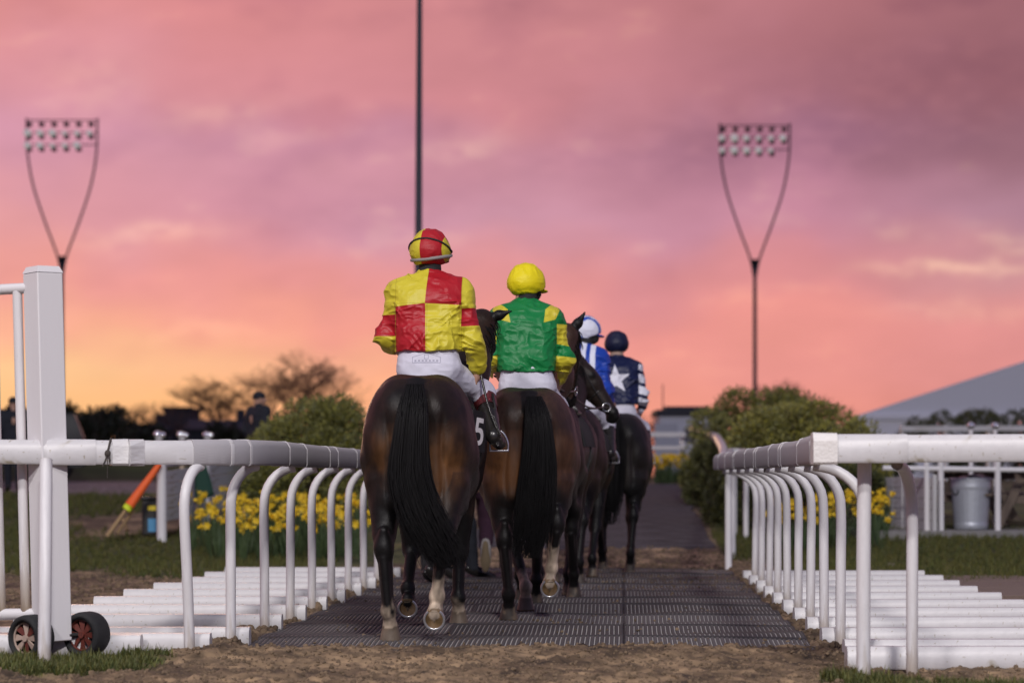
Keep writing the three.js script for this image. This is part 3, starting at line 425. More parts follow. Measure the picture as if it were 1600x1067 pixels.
// ------------------------------------------------------------------ horses: one continuous body each, laid out as (right, up, forward) from a point under the rump
const hairBump = (() => { const t = TEX.hair.clone(); t.repeat.set(3, 3); t.needsUpdate = true; return t; })();
const coatMat = new THREE.MeshPhysicalMaterial({ vertexColors: true, roughness: 0.46, specularIntensity: 0.5, bumpMap: hairBump, bumpScale: 0.0012, sheen: 0.0, sheenRoughness: 0.5, side: THREE.DoubleSide }); coatMat.sheenColor.setRGB(0.3, 0.22, 0.18);
const tailMat = mat([0.006, 0.0055, 0.006], 0.6, { specularIntensity: 0.3, side: THREE.DoubleSide });
const shoeMat = mat([0.75, 0.75, 0.76], 0.3, { metalness: 0.9 }), frogMat = mat([0.10, 0.075, 0.05], 0.9);
const LEGS = { // joints on one side; hind: hock, fetlock, coronet, sole normal; fore: knee, fetlock, coronet, sole normal
  hindFlat: { kind: 'hind', stifle: [0.205, 0.98, 0.52], hock: [0.185, 0.555, 0.10], fet: [0.165, 0.185, 0.15], cor: [0.16, 0.082, 0.205], n: [0, -1, 0.12] },
  hindToe: { kind: 'hind', stifle: [0.20, 0.96, 0.46], hock: [0.165, 0.60, -0.03], fet: [0.130, 0.275, 0.0], cor: [0.118, 0.165, 0.035], n: [0, -0.32, -0.95] },
  hindBack: { kind: 'hind', stifle: [0.20, 0.97, 0.48], hock: [0.18, 0.57, 0.02], fet: [0.16, 0.20, -0.04], cor: [0.155, 0.085, 0.02], n: [0, -1, 0.05] },
  hindFwd: { kind: 'hind', stifle: [0.20, 1.0, 0.58], hock: [0.18, 0.58, 0.26], fet: [0.15, 0.20, 0.40], cor: [0.14, 0.085, 0.47], n: [0, -1, 0.15] },
  foreFlat: { kind: 'fore', elbow: [0.18, 0.97, 1.42], knee: [0.15, 0.49, 1.47], fet: [0.145, 0.19, 1.45], cor: [0.145, 0.085, 1.50], n: [0, -1, 0.1] },
  foreBack: { kind: 'fore', elbow: [0.18, 0.97, 1.38], knee: [0.15, 0.48, 1.28], fet: [0.14, 0.19, 1.10], cor: [0.14, 0.09, 1.13], n: [0, -1, -0.05] },
  foreFwd: { kind: 'fore', elbow: [0.18, 0.98, 1.48], knee: [0.15, 0.52, 1.66], fet: [0.145, 0.21, 1.72], cor: [0.145, 0.09, 1.79], n: [0, -1, 0.15] },
  foreLift: { kind: 'fore', elbow: [0.18, 0.98, 1.45], knee: [0.14, 0.50, 1.52], fet: [0.125, 0.26, 1.25], cor: [0.12, 0.165, 1.24], n: [0, -0.38, -0.92] },
};
const unit = (v) => { const l = Math.hypot(...v); return v.map((q) => q / l); };
function horse(name, label, { pos, turn, legs, shift = {}, head, coat, socks = {}, width = 1, shoes = [], tail, res = 0.0125, number, cloth, height = 1 }) {
  const g = thing(name, label, 'horse', pos, turn, 'horses walking away along the mats');
  const P = [], w = width, A = (...a) => P.push(cone(...a)), E = (...a) => P.push(ell(...a));
  // trunk
  A([0, 1.21, 0.62], [0, 1.17, 1.42], 0.285 * w, 0.30, 0.12, 'body'); E([0, 1.12, 1.0], [0.30 * w, 0.33, 0.62], 0.1, 'body');
  A([0, 1.20, 1.42], [0, 1.20, 1.72], 0.29, 0.20, 0.12, 'body'); A([0, 1.36, 0.85], [0, 1.50, 1.38], 0.12, 0.085, 0.14, 'top');
  // rump: croup, haunches, points of the buttock, with the furrow in the middle and beside the seat bones
  A([0, 1.39, 0.30], [0, 1.37, 0.82], 0.19 * w, 0.18, 0.12, 'top');
  for (const s of [-1, 1]) {
    E([s * 0.115 * w, 1.345, 0.36], [0.180 * w, 0.235, 0.36], 0.045, 'top');
    E([s * 0.185 * w, 1.18, 0.34], [0.165 * w, 0.30, 0.32], 0.06, 'rump');
    A([s * 0.105, 1.33, 0.11], [s * 0.125 * w, 0.86, 0.10], 0.098, 0.085, 0.028, 'rump'); A([s * 0.205 * w, 1.22, 0.17], [s * 0.205 * w, 0.83, 0.24], 0.115, 0.088, 0.026, 'rump');
    E([s * 0.205 * w, 0.98, 0.44], [0.115, 0.20, 0.20], 0.07, 'rump');
  }
  A([0, 1.50, 0.16], [0, 1.42, 0.035], 0.055, 0.042, 0.05, 'tail');
  // legs
  const hooves = [];
  for (const [key, s] of [['LH', -1], ['RH', 1], ['LF', -1], ['RF', 1]]) {
    const L = LEGS[legs[key]], sh = shift[key] ?? [0, 0, 0], q = (a, f = 1) => [s * a[0] + sh[0] * f, a[1] + sh[1] * f, a[2] + sh[2] * f], n = unit([L.n[0], L.n[1], L.n[2]]);
    const cor = q(L.cor), fet = q(L.fet), sole = [cor[0] + n[0] * 0.075, cor[1] + n[1] * 0.075, cor[2] + n[2] * 0.075]; let kn;
    if (L.kind === 'hind') {
      const st = q(L.stifle, 0.2), hk = q(L.hock, 0.7); kn = hk;
      A([s * 0.18 * w, 1.05, 0.34], st, 0.17, 0.12, 0.08, 'rump'); A(st, hk, 0.125, 0.05, 0.06, key); A([s * 0.19 * w, 0.92, 0.17], [hk[0] + s * 0.004, hk[1] + 0.09, hk[2] + 0.05], 0.110, 0.056, 0.06, key);
      A([hk[0], hk[1] + 0.10, hk[2] - 0.03], [hk[0], hk[1] - 0.02, hk[2] - 0.012], 0.026, 0.034, 0.03, key); // point of the hock
      E([hk[0], hk[1], hk[2] + 0.005], [0.043, 0.075, 0.054], 0.035, key); A(hk, fet, 0.042, 0.034, 0.03, key); A([hk[0], hk[1] - 0.06, hk[2] - 0.032], [fet[0], fet[1] + 0.03, fet[2] - 0.03], 0.025, 0.022, 0.012, key);
    } else {
      const el = q(L.elbow, 0.1), kk = q(L.knee, 0.6); kn = kk;
      A([s * 0.16, 1.22, 1.58], el, 0.15, 0.11, 0.09, 'body'); A(el, kk, 0.10, 0.056, 0.06, key); E(kk, [0.056, 0.074, 0.052], 0.03, key); A(kk, fet, 0.042, 0.035, 0.03, key); A([kk[0], kk[1] - 0.06, kk[2] - 0.028], [fet[0], fet[1] + 0.03, fet[2] - 0.026], 0.018, 0.017, 0.012, key);
    }
    E(fet, [0.045, 0.05, 0.048], 0.02, key); A(fet, cor, 0.034, 0.041, 0.02, key);
    // hoof: wider at the sole, cut flat there
    const hf = cone([cor[0] - n[0] * 0.005, cor[1] - n[1] * 0.005, cor[2] - n[2] * 0.005], [sole[0] + n[0] * 0.03, sole[1] + n[1] * 0.03, sole[2] + n[2] * 0.03], 0.046, 0.071, 0.012, key + 'hoof'); hf.cut = [...sole, ...n]; P.push(hf);
    if (Math.abs(n[1]) > 0.8) { const t = [cor[0], Math.max(cor[1] - 0.03, 0.05), cor[2] + 0.03], tf = cone(t, [sole[0], sole[1], sole[2] + 0.03], 0.042, 0.052, 0.01, key + 'hoof'); tf.cut = [...sole, ...n]; P.push(tf); }
    else A([cor[0], cor[1] + 0.035, cor[2] - 0.055], [cor[0], cor[1] + 0.01, cor[2] - 0.06], 0.036, 0.034, 0.02, key); // bulbs of the heel
    hooves.push({ key, sole, n, cor });
  }
  // neck and head
  const { poll, muzzle, bend = 0 } = head, mid = [lerp(0, poll[0], 0.42) + bend, lerp(1.36, poll[1], 0.5), lerp(1.68, poll[2], 0.55)];
  A([0, 1.30, 1.60], mid, 0.235, 0.155, 0.12, 'neck'); A(mid, [poll[0], poll[1] - 0.05, poll[2] - 0.02], 0.15, 0.092, 0.08, 'neck'); A([0, 1.46, 1.42], [mid[0], mid[1] + 0.11, mid[2] - 0.04], 0.09, 0.06, 0.08, 'mane');
  const hd = unit([muzzle[0] - poll[0], muzzle[1] - poll[1], muzzle[2] - poll[2]]), hl = Math.hypot(muzzle[0] - poll[0], muzzle[1] - poll[1], muzzle[2] - poll[2]);
  const face = head.face ?? unit([0.25, 0.35, 0.9]);                   // which way the forehead looks
  const along = (t, f = 0, o = 0) => { const side = [face[1] * hd[2] - face[2] * hd[1], face[2] * hd[0] - face[0] * hd[2], face[0] * hd[1] - face[1] * hd[0]]; return [0, 1, 2].map((i) => poll[i] + hd[i] * t * hl + face[i] * f + side[i] * o); };
  A(along(0.02), along(0.42, 0.01), 0.088, 0.086, 0.05, 'head'); A(along(0.3, 0.012), along(0.9, 0.0), 0.080, 0.050, 0.04, 'head'); A(along(0.28, -0.07), along(0.72, -0.035), 0.075, 0.042, 0.05, 'head'); // brow to nose, jaw
  A(along(0.92, 0.005, 0.026), along(0.98, 0.0, 0.022), 0.042, 0.036, 0.03, 'muzzle'); A(along(0.92, 0.005, -0.026), along(0.98, 0.0, -0.022), 0.042, 0.036, 0.03, 'muzzle'); A(along(0.95, -0.045), along(0.99, -0.035), 0.036, 0.03, 0.03, 'muzzle');
  for (const s of [-1, 1]) { E(along(0.34, 0.045, s * 0.066), [0.028, 0.024, 0.028], 0.02, 'eye'); A(along(0.1, 0.03, s * 0.06), along(0.3, 0.05, s * 0.058), 0.02, 0.026, 0.04, 'head');
    const e0 = along(-0.02, 0.01, s * 0.05), ed = head.ears?.[s > 0 ? 1 : 0] ?? [s * 0.35, 1, -0.1], eu = unit(ed); A(e0, [e0[0] + eu[0] * 0.075, e0[1] + eu[1] * 0.075, e0[2] + eu[2] * 0.075], 0.03, 0.034, 0.02, 'ear'); A([e0[0] + eu[0] * 0.075, e0[1] + eu[1] * 0.075, e0[2] + eu[2] * 0.075], [e0[0] + eu[0] * 0.175, e0[1] + eu[1] * 0.175, e0[2] + eu[2] * 0.175], 0.032, 0.006, 0.02, 'ear'); }
  const f = field(P, (s, x, y, z) => s + 0.0035 * noise(x * 9, y * 7, z * 9) + (y > 0.7 && y < 1.65 ? 0.007 * fbm(x * 6 + 2, y * 4.5, z * 6, 3) : 0) + (z < 0.55 && y > 0.75 ? 0.004 * noise(x * 17, y * 5, z * 17 + 3) : 0) + (z < 0.4 && y > 0.78 && y < 1.4 ? 0.011 * Math.exp(-(((Math.abs(x) - 0.158 - 0.05 * (y - 1.1) - 0.01 * Math.sin(y * 9)) / 0.013) ** 2)) * sstep(0.78, 0.9, y) * sstep(1.4, 1.2, y) : 0));
  const body = flipZ(netMesh(f, boundsOf(P), res));
  // pigment: bay with black points, white socks where the horse has them
  const pos_ = body.attributes.position, seed = pos[2] * 3.1;
  paint(body, (x, y, zz) => {
    const z = -zz; let best = 1e9, t = ''; for (const p of P) { const d = pdist(p, x, y, z); if (d < best) { best = d; t = p.t; } }
    const n = fbm(x * 5 + seed, y * 4, z * 5, 4), m = fbm(x * 26 + seed, y * 16, z * 26, 3), leg = t.slice(0, 2), isLeg = ['LH', 'RH', 'LF', 'RF'].includes(leg);
    let c = coat.mid.map((v, i) => lerp(v, coat.warm[i], clamp(0.12 + n * 1.1)));
    if (t === 'tail') c = coat.black; else if (t === 'top' || t === 'mane') c = c.map((v, i) => lerp(v, coat.dark[i], clamp(0.75 + n)));
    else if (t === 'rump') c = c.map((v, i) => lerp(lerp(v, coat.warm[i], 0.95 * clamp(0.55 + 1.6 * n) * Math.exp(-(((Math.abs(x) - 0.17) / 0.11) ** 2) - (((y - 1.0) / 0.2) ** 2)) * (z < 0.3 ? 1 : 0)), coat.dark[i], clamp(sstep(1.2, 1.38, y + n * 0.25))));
    else if (t === 'neck' || t === 'head' || t === 'ear') c = c.map((v, i) => lerp(v, coat.dark[i], 0.6 + n * 0.5));
    if (t === 'muzzle' || t === 'eye') c = coat.black;
    if (t === 'ear') c = coat.black;
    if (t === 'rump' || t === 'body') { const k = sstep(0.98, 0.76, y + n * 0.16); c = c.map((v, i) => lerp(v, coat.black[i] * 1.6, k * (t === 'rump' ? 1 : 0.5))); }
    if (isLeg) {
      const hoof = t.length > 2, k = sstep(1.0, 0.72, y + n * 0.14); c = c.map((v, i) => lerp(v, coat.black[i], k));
      const sock = socks[leg] ?? 0; if (sock && !hoof) { const hv = hooves.find((q) => q.key === leg), up = Math.hypot(x - hv.cor[0], y - hv.cor[1], z - hv.cor[2]); c = c.map((v, i) => lerp(v, [0.50, 0.40, 0.30][i] * (0.75 + 0.6 * m), sstep(sock + 0.03, sock - 0.03, up + 0.09 * m))); }
      if (hoof) { const hv = hooves.find((q) => q.key === leg), dn = (x - hv.sole[0]) * hv.n[0] + (y - hv.sole[1]) * hv.n[1] + (z - hv.sole[2]) * hv.n[2]; c = dn > -0.004 ? [0.17 + 0.2 * m, 0.105 + 0.12 * m, 0.05 + 0.06 * m] : sock ? [0.13, 0.10, 0.075] : [0.05, 0.04, 0.034]; const mud = sstep(0.05, 0.3, m + n * 0.3); c = c.map((v, i) => lerp(v, [0.17, 0.125, 0.085][i], mud * 0.6)); }
    }
    return c.map((v) => clamp(v * (1 + 0.28 * m + 0.5 * fbm(x * 60, y * 12 + seed, z * 60, 2)), 0.002, 0.9));
  });
  planar(body, (x, y, z) => [(x + z) * 0.9, y * 0.9]);
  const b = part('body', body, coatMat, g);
  // shoes on the lifted feet and the frog between their branches
  for (const h of hooves.filter((q) => Math.abs(q.n[1]) < 0.8)) {
    const q = new THREE.Quaternion().setFromUnitVectors(V(0, 0, 1), V(h.n[0], h.n[1], -h.n[2])), c = V(h.sole[0], h.sole[1], -h.sole[2]);
    const up = V(0, 1, 0).applyQuaternion(q.clone().invert()), roll = Math.atan2(-up.x, up.y);
    const t = new THREE.TorusGeometry(0.0565, 0.0075, 6, 30, Math.PI * 1.62).rotateZ(Math.PI / 2 + Math.PI * 0.19 + roll); t.scale(1, 1.08, 0.7); t.applyQuaternion(q).translate(c.x + h.n[0] * 0.004, c.y + h.n[1] * 0.004, c.z - h.n[2] * 0.004); part('horseshoe', t, shoeMat, b);
    const fr = new THREE.ConeGeometry(0.024, 0.075, 8).rotateZ(Math.PI + roll).scale(1, 1, 0.3).translate(0, 0.012, 0).applyQuaternion(q).translate(c.x + h.n[0] * 0.003, c.y + h.n[1] * 0.003, c.z - h.n[2] * 0.003); part('frog', fr, frogMat, b);
  }
  // tail: a dock and several hundred strands that fall from it
  const R = rng(Math.round(pos[2] * -100)), strands = [], T = tail.map(([x, y, z, wd]) => ({ p: V(x, y, -z), w: wd })), curve = new THREE.CatmullRomCurve3(T.map((q) => q.p)), wAt = (t) => { const k = t * (T.length - 1), i = Math.min(T.length - 2, Math.floor(k)); return lerp(T[i].w, T[i + 1].w, k - i); };
  const ns = res < 0.014 ? 900 : 220;
  for (let i = 0; i < ns; i++) { const a = R() * Math.PI * 2, rr = Math.sqrt(R()), end = 0.6 + 0.42 * Math.pow(R(), 0.6), pts = [], ph = R() * 6, st = 0.0 + 0.22 * R() * (i % 3 ? 1 : 0); for (let k = 0; k <= 9; k++) { const t = Math.min(1, st + (end - st) * k / 9), p = curve.getPoint(t), wd = wAt(t) * rr; pts.push(V(p.x + Math.cos(a) * wd + 0.012 * Math.sin(ph + t * 7) * t + (i % 7 === 0 ? 0.075 : 0.028) * (k / 9) ** 3 * Math.sin(ph * 3), p.y + (k ? 0 : 0.01), p.z + Math.sin(a) * wd * 0.55 + 0.02 * (1 - t))); } strands.push(tube(pts, (t) => 0.0028 * (1 - 0.75 * t) + 0.0005, 14, 4)); }
  const core = []; for (let i = 0; i <= 16; i++) { const t = i / 16 * 0.86, p = curve.getPoint(t), wd = wAt(t) * 0.68 * (t > 0.7 ? 1 - (t - 0.7) * 3 : 1), ring = []; for (let j = 0; j < 20; j++) { const a = j / 20 * Math.PI * 2, k = 1 + 0.10 * Math.sin(j * 5.1 + 1.3 * t) + 0.08 * Math.sin(j * 2.3 + t * 3); ring.push(V(p.x + Math.cos(a) * wd * k, p.y, p.z + Math.sin(a) * wd * 0.52 * k + 0.02 * (1 - t))); } core.push(ring); }
  strands.push(loft(core)); part('tail', merge(strands), tailMat, g);
  // mane
  { const mn = []; for (let i = 0; i < 90; i++) { const t = R(), a = V(lerp(0, mid[0], clamp(t * 2)), lerp(1.58, mid[1] + 0.16, clamp(t * 2)), -lerp(1.42, mid[2] - 0.05, clamp(t * 2))); if (t > 0.5) a.lerp(V(poll[0], poll[1] + 0.06, -poll[2] + 0.02), (t - 0.5) * 2); const s = 1; mn.push(tube([a, V(a.x + s * (0.08 + 0.03 * R()), a.y - 0.03 - 0.03 * R(), a.z + 0.02 * (R() - 0.5)), V(a.x + s * (0.11 + 0.04 * R()), a.y - 0.13 - 0.05 * R(), a.z + 0.03 * (R() - 0.5))], 0.006, 6, 4, 0.001)); } part('mane', merge(mn), tailMat, g); }
  // tack: saddle, number cloth, girth, bridle, reins
  const shell = (z0, z1, y0, off, n = 18) => { const rings = []; for (let i = 0; i <= 10; i++) { const z = lerp(z0, z1, i / 10), ring = []; for (let j = 0; j <= n; j++) { const a = lerp(-1, 1, j / n) * y0; let r = 0.5, lo = 0.05, hi = 0.75; const sx = Math.sin(a), cy = Math.cos(a); for (let k = 0; k < 18; k++) { r = (lo + hi) / 2; f(sx * r, 1.2 + cy * r, z) < 0 ? lo = r : hi = r; } ring.push(V(sx * (r + off), 1.2 + cy * (r + off), -z)); } rings.push(ring); } return rings; };
  const sheet = (rings, th) => { const q = (r, o) => r.map((p) => { const c = V(0, 1.2, p.z), d = p.clone().sub(c).normalize(); return p.clone().addScaledVector(d, o); }); const out = rings.map((r) => [...q(r, th), ...q(r, 0).reverse()]); return loft(out); };
  const cl = part('saddlecloth', sheet(shell(0.78, 1.34, 1.62, 0.006), 0.008), cloth ?? M.blackMatt, g);
  part('saddle', sheet(shell(0.86, 1.24, 0.75, 0.02), 0.03), M.leather, g); part('girth', sheet(shell(1.18, 1.27, 2.9, 0.004, 40), 0.008), M.black, g);
  if (number) { // the number cloth's loose rear corner on the right, turned out so that its number shows from behind
    const c = document.createElement('canvas'); c.width = 96; c.height = 128; const k = c.getContext('2d'); k.fillStyle = '#0b0b0c'; k.fillRect(0, 0, 96, 128); k.fillStyle = '#d6d2d2'; k.font = 'bold 120px sans-serif'; k.textAlign = 'center'; k.fillText(number, 48, 108); const t = new THREE.CanvasTexture(c); t.colorSpace = THREE.SRGBColorSpace;
    const fl = new THREE.BoxGeometry(0.17, 0.25, 0.006, 6, 6, 1), p = fl.attributes.position; for (let i = 0; i < p.count; i++) p.setZ(i, p.getZ(i) + 0.012 * Math.sin(p.getX(i) * 22 + p.getY(i) * 6) - 0.4 * (p.getX(i) + 0.08) ** 2); fl.computeVertexNormals(); fl.rotateZ(-0.1).rotateY(1.22).translate(0.322, 1.25, -0.80);
    const tm = new THREE.MeshStandardMaterial({ map: t, roughness: 0.7, side: THREE.DoubleSide }); part('number_panel', fl, [M.black, M.black, M.black, M.black, tm, M.black], cl);
  }
  const W3 = (p) => V(p[0], p[1], -p[2]);
  const loopAt = (t, r, f0 = -0.012, ry = 1) => { const pts = []; for (let i = 0; i <= 16; i++) { const a = i / 16 * Math.PI * 2, p = along(t, f0 + Math.cos(a) * r * ry, Math.sin(a) * r); pts.push(W3(p)); } return tube(pts, 0.0075, 32, 5); };
  const br = part('bridle', merge([loopAt(0.56, 0.074, -0.015, 1.15), loopAt(0.14, 0.098, -0.02, 1.1), ...[-1, 1].map((s) => tube([W3(along(0.1, 0.03, s * 0.093)), W3(along(0.4, 0.0, s * 0.094)), W3(along(0.78, -0.02, s * 0.066))], 0.008, 8, 5))]), M.leather, g);
  for (const s of [-1, 1]) { const c = W3(along(0.8, -0.015, s * 0.07)); part('bit_ring', new THREE.TorusGeometry(0.034, 0.0055, 6, 20).lookAt(V(...along(0, 0, s)).sub(V(...along(0, 0, 0))).setZ(0.3)).translate(c.x, c.y, c.z), M.steel, br); }
  const rein = head.rein ?? [[0.12, 1.72, 1.28], [-0.1, 1.72, 1.28]];
  [1, -1].forEach((s, i) => part('rein', tube([W3(along(0.8, -0.015, s * 0.075)), W3([0, 1, 2].map((k) => lerp(along(0.8, -0.015, s * 0.08)[k], rein[i][k], 0.5) - (k === 1 ? 0.05 : 0))), W3(rein[i])], 0.008, 12, 5), M.leather, g));
  g.scale.y = height;
  return { g, f };
}
const bay1 = { mid: [0.016, 0.009, 0.0065], warm: [0.125, 0.054, 0.018], dark: [0.007, 0.005, 0.0045], black: [0.0055, 0.005, 0.005] };
const bay2 = { mid: [0.055, 0.027, 0.018], warm: [0.115, 0.049, 0.019], dark: [0.026, 0.015, 0.012], black: [0.007, 0.006, 0.006] };
const brown = { mid: [0.022, 0.013, 0.010], warm: [0.040, 0.022, 0.014], dark: [0.011, 0.008, 0.007], black: [0.0055, 0.005, 0.005] };
const blackish = { mid: [0.016, 0.013, 0.012], warm: [0.024, 0.018, 0.015], dark: [0.011, 0.010, 0.010], black: [0.005, 0.005, 0.005] };
const at = (px, d) => [X(px, d), H(X(px, d), d) + (d < 23.3 ? 0.02 : 0.0), -d];
const h1 = horse('horse', 'dark bay horse with a tail swung right, nearest the camera', { pos: at(647, 13.15), height: 0.98, turn: -0.05, width: 0.945, coat: bay1, number: '5', legs: { LH: 'hindFlat', RH: 'hindToe', LF: 'foreLift', RF: 'foreFlat' }, shift: { LH: [0.015, 0, -0.12], RH: [0.0, 0, 0], LF: [-0.03, 0, 0] }, socks: { LH: 0.14, RH: 0.21, RF: 0.10 },
  head: { poll: [0.25, 2.03, 2.12], muzzle: [0.20, 1.46, 2.30], bend: 0.05, face: unit([0.45, 0.25, 0.85]), ears: [[0.4, 0.2, 0.9], [0.95, 0.34, -0.1]], rein: [[0.30, 1.66, 1.18], [-0.18, 1.72, 1.2]] },
  tail: [[0, 1.50, 0.05, 0.05], [0.0, 1.38, -0.05, 0.085], [-0.015, 1.15, -0.075, 0.105], [-0.015, 0.95, -0.075, 0.125], [0.05, 0.74, -0.08, 0.135], [0.13, 0.58, -0.08, 0.12], [0.20, 0.44, -0.08, 0.075]] });
const h2 = horse('horse', 'reddish bay horse with a straight black tail under the green jacketed rider', { pos: at(828, 15.05), height: 0.978, turn: 0.05, width: 0.96, coat: bay2, legs: { LH: 'hindFlat', RH: 'hindToe', LF: 'foreBack', RF: 'foreFwd' }, shift: { LH: [0.03, 0, -0.05], RH: [0.02, 0.08, 0.15], LF: [0.17, 0, -0.1] }, socks: { RH: 0.27, LF: 0.2 },
  head: { poll: [0.38, 2.06, 2.0], muzzle: [0.42, 1.53, 2.2], bend: 0.1, face: unit([0.45, 0.3, 0.84]), ears: [[0.2, 0.5, 0.8], [0.55, 0.85, 0]], rein: [[0.2, 1.7, 1.25], [-0.18, 1.7, 1.25]] },
  tail: [[0.03, 1.50, 0.05, 0.05], [0.045, 1.38, -0.05, 0.08], [0.055, 1.15, -0.075, 0.105], [0.045, 0.95, -0.075, 0.125], [0.025, 0.74, -0.07, 0.13], [0.0, 0.58, -0.06, 0.11], [-0.02, 0.43, -0.06, 0.07]] });
const h5 = horse('horse', 'dark bay horse turning its bridled head right, almost hidden behind the green jacketed rider', { pos: at(832, 17.1), turn: -0.14, width: 0.94, coat: brown, res: 0.015, legs: { LH: 'hindFwd', RH: 'hindBack', LF: 'foreFlat', RF: 'foreBack' }, shift: { RH: [0.05, 0, 0.9] },
  head: { poll: [0.06, 1.92, 2.12], muzzle: [0.42, 1.44, 2.16], bend: 0.0, face: unit([0.72, 0.68, 0.1]), ears: [[-0.1, 1, 0.1], [0.35, 0.95, -0.1]], rein: [[0.14, 1.6, 1.2], [-0.1, 1.6, 1.2]] },
  tail: [[0, 1.50, 0.05, 0.05], [0, 1.2, -0.06, 0.11], [0, 0.95, -0.06, 0.12], [0, 0.7, -0.06, 0.1], [0, 0.5, -0.05, 0.04]] });
const h3 = horse('horse', 'brown horse under the blue and white rider, third in the line', { pos: at(880, 20.4), turn: -0.14, width: 0.98, coat: brown, res: 0.015, legs: { LH: 'hindFlat', RH: 'hindBack', LF: 'foreFwd', RF: 'foreBack' }, socks: { LH: 0.16 }, shift: { LH: [0.05, 0, 0], RH: [-0.02, 0, 0.05] },
  head: { poll: [0.0, 1.95, 2.3], muzzle: [0.02, 1.5, 2.6], bend: 0 },
  tail: [[0, 1.50, 0.05, 0.05], [0, 1.2, -0.06, 0.11], [0, 0.95, -0.06, 0.12], [0, 0.7, -0.06, 0.1], [0, 0.5, -0.05, 0.04]] });
const h4 = horse('horse', 'black horse at the head of the line under the star jacketed rider', { pos: at(963, 22.6), turn: -0.05, width: 1.0, coat: blackish, res: 0.015, legs: { LH: 'hindFwd', RH: 'hindBack', LF: 'foreFlat', RF: 'foreFwd' }, socks: {}, shift: { LH: [0, 0, 0.2], RH: [-0.02, 0, 0.1] },
  head: { poll: [-0.02, 1.9, 2.35], muzzle: [-0.02, 1.45, 2.65], bend: 0 },
  tail: [[0, 1.50, 0.05, 0.05], [-0.02, 1.2, -0.06, 0.13], [-0.04, 0.95, -0.06, 0.14], [-0.05, 0.7, -0.06, 0.12], [-0.05, 0.48, -0.05, 0.04]] });
// ------------------------------------------------------------------ people: one continuous body, clothing over it; laid out as (right, up, forward)
const skin = mat([0.42, 0.24, 0.17], 0.6), hairMat = mat([0.03, 0.022, 0.018], 0.7);
const silkBump = (() => { const t = TEX.crease.clone(); t.repeat.set(2.3, 2.3); t.needsUpdate = true; return t; })();
const silk = (map, rough = 0.46) => new THREE.MeshPhysicalMaterial({ map, roughness: rough, bumpMap: silkBump, bumpScale: 0.003, specularIntensity: 0.7, side: THREE.DoubleSide });
const breechMat = (map) => new THREE.MeshPhysicalMaterial({ color: 0xe0e0e8, map, roughness: 0.75, bumpMap: silkBump, bumpScale: 0.003, side: THREE.DoubleSide });
function canvasTex(draw, n = 512) { const c = document.createElement('canvas'); c.width = c.height = n; draw(c.getContext('2d'), n); const t = new THREE.CanvasTexture(c); t.colorSpace = THREE.SRGBColorSpace; return t; }
// garment drawings use metres: x from -0.42 to 0.42 across, y from 1.5 to 2.34 up
const gx = (x) => (x + 0.42) / 0.84 * 512, gy = (y) => (1 - (y - 1.5) / 0.84) * 512, guv = (x, y) => [(x + 0.42) / 0.84, (y - 1.5) / 0.84];
const rect = (k, c, x0, y0, x1, y1) => { k.fillStyle = c; k.fillRect(gx(x0), gy(y1), gx(x1) - gx(x0), gy(y0) - gy(y1)); };
const poly = (k, c, pts) => { k.fillStyle = c; k.beginPath(); pts.forEach(([x, y], i) => i ? k.lineTo(gx(x), gy(y)) : k.moveTo(gx(x), gy(y))); k.closePath(); k.fill(); };
function handPrims(w, fwd, palm, curl = 0.6, s = 1) { // w wrist; fwd along the hand; palm the way the palm looks
  const f = unit(fwd), n = unit(palm), side = [f[1] * n[2] - f[2] * n[1], f[2] * n[0] - f[0] * n[2], f[0] * n[1] - f[1] * n[0]], P = [], q = (a, b, c) => [0, 1, 2].map((i) => w[i] + f[i] * a + side[i] * b + n[i] * c);
  P.push(cone(w, q(0.05, 0, 0), 0.026, 0.03, 0.02)); for (const b of [-0.026, -0.009, 0.009, 0.026]) P.push(cone(q(0.03, b * 0.8, 0), q(0.085, b, 0.004), 0.014, 0.011, 0.014));
  [-0.028, -0.010, 0.009, 0.027].forEach((b, i) => { const l = [0.030, 0.037, 0.040, 0.034][i], a0 = curl, p0 = q(0.087, b, 0.004), p1 = q(0.087 + l * Math.cos(a0), b, 0.004 + l * Math.sin(a0)), p2 = q(0.087 + l * Math.cos(a0) + l * 0.75 * Math.cos(2 * a0 + 0.4), b, 0.004 + l * Math.sin(a0) + l * 0.75 * Math.sin(2 * a0 + 0.4)); P.push(cone(p0, p1, 0.0098, 0.0086, 0.004), cone(p1, p2, 0.0086, 0.0072, 0.004)); });
  const t0 = q(0.03, s * 0.03, 0.008), t1 = q(0.06, s * 0.052, 0.02), t2 = q(0.085, s * 0.046, 0.036); P.push(cone(t0, t1, 0.013, 0.0105, 0.008), cone(t1, t2, 0.0102, 0.0084, 0.004));
  return P;
}
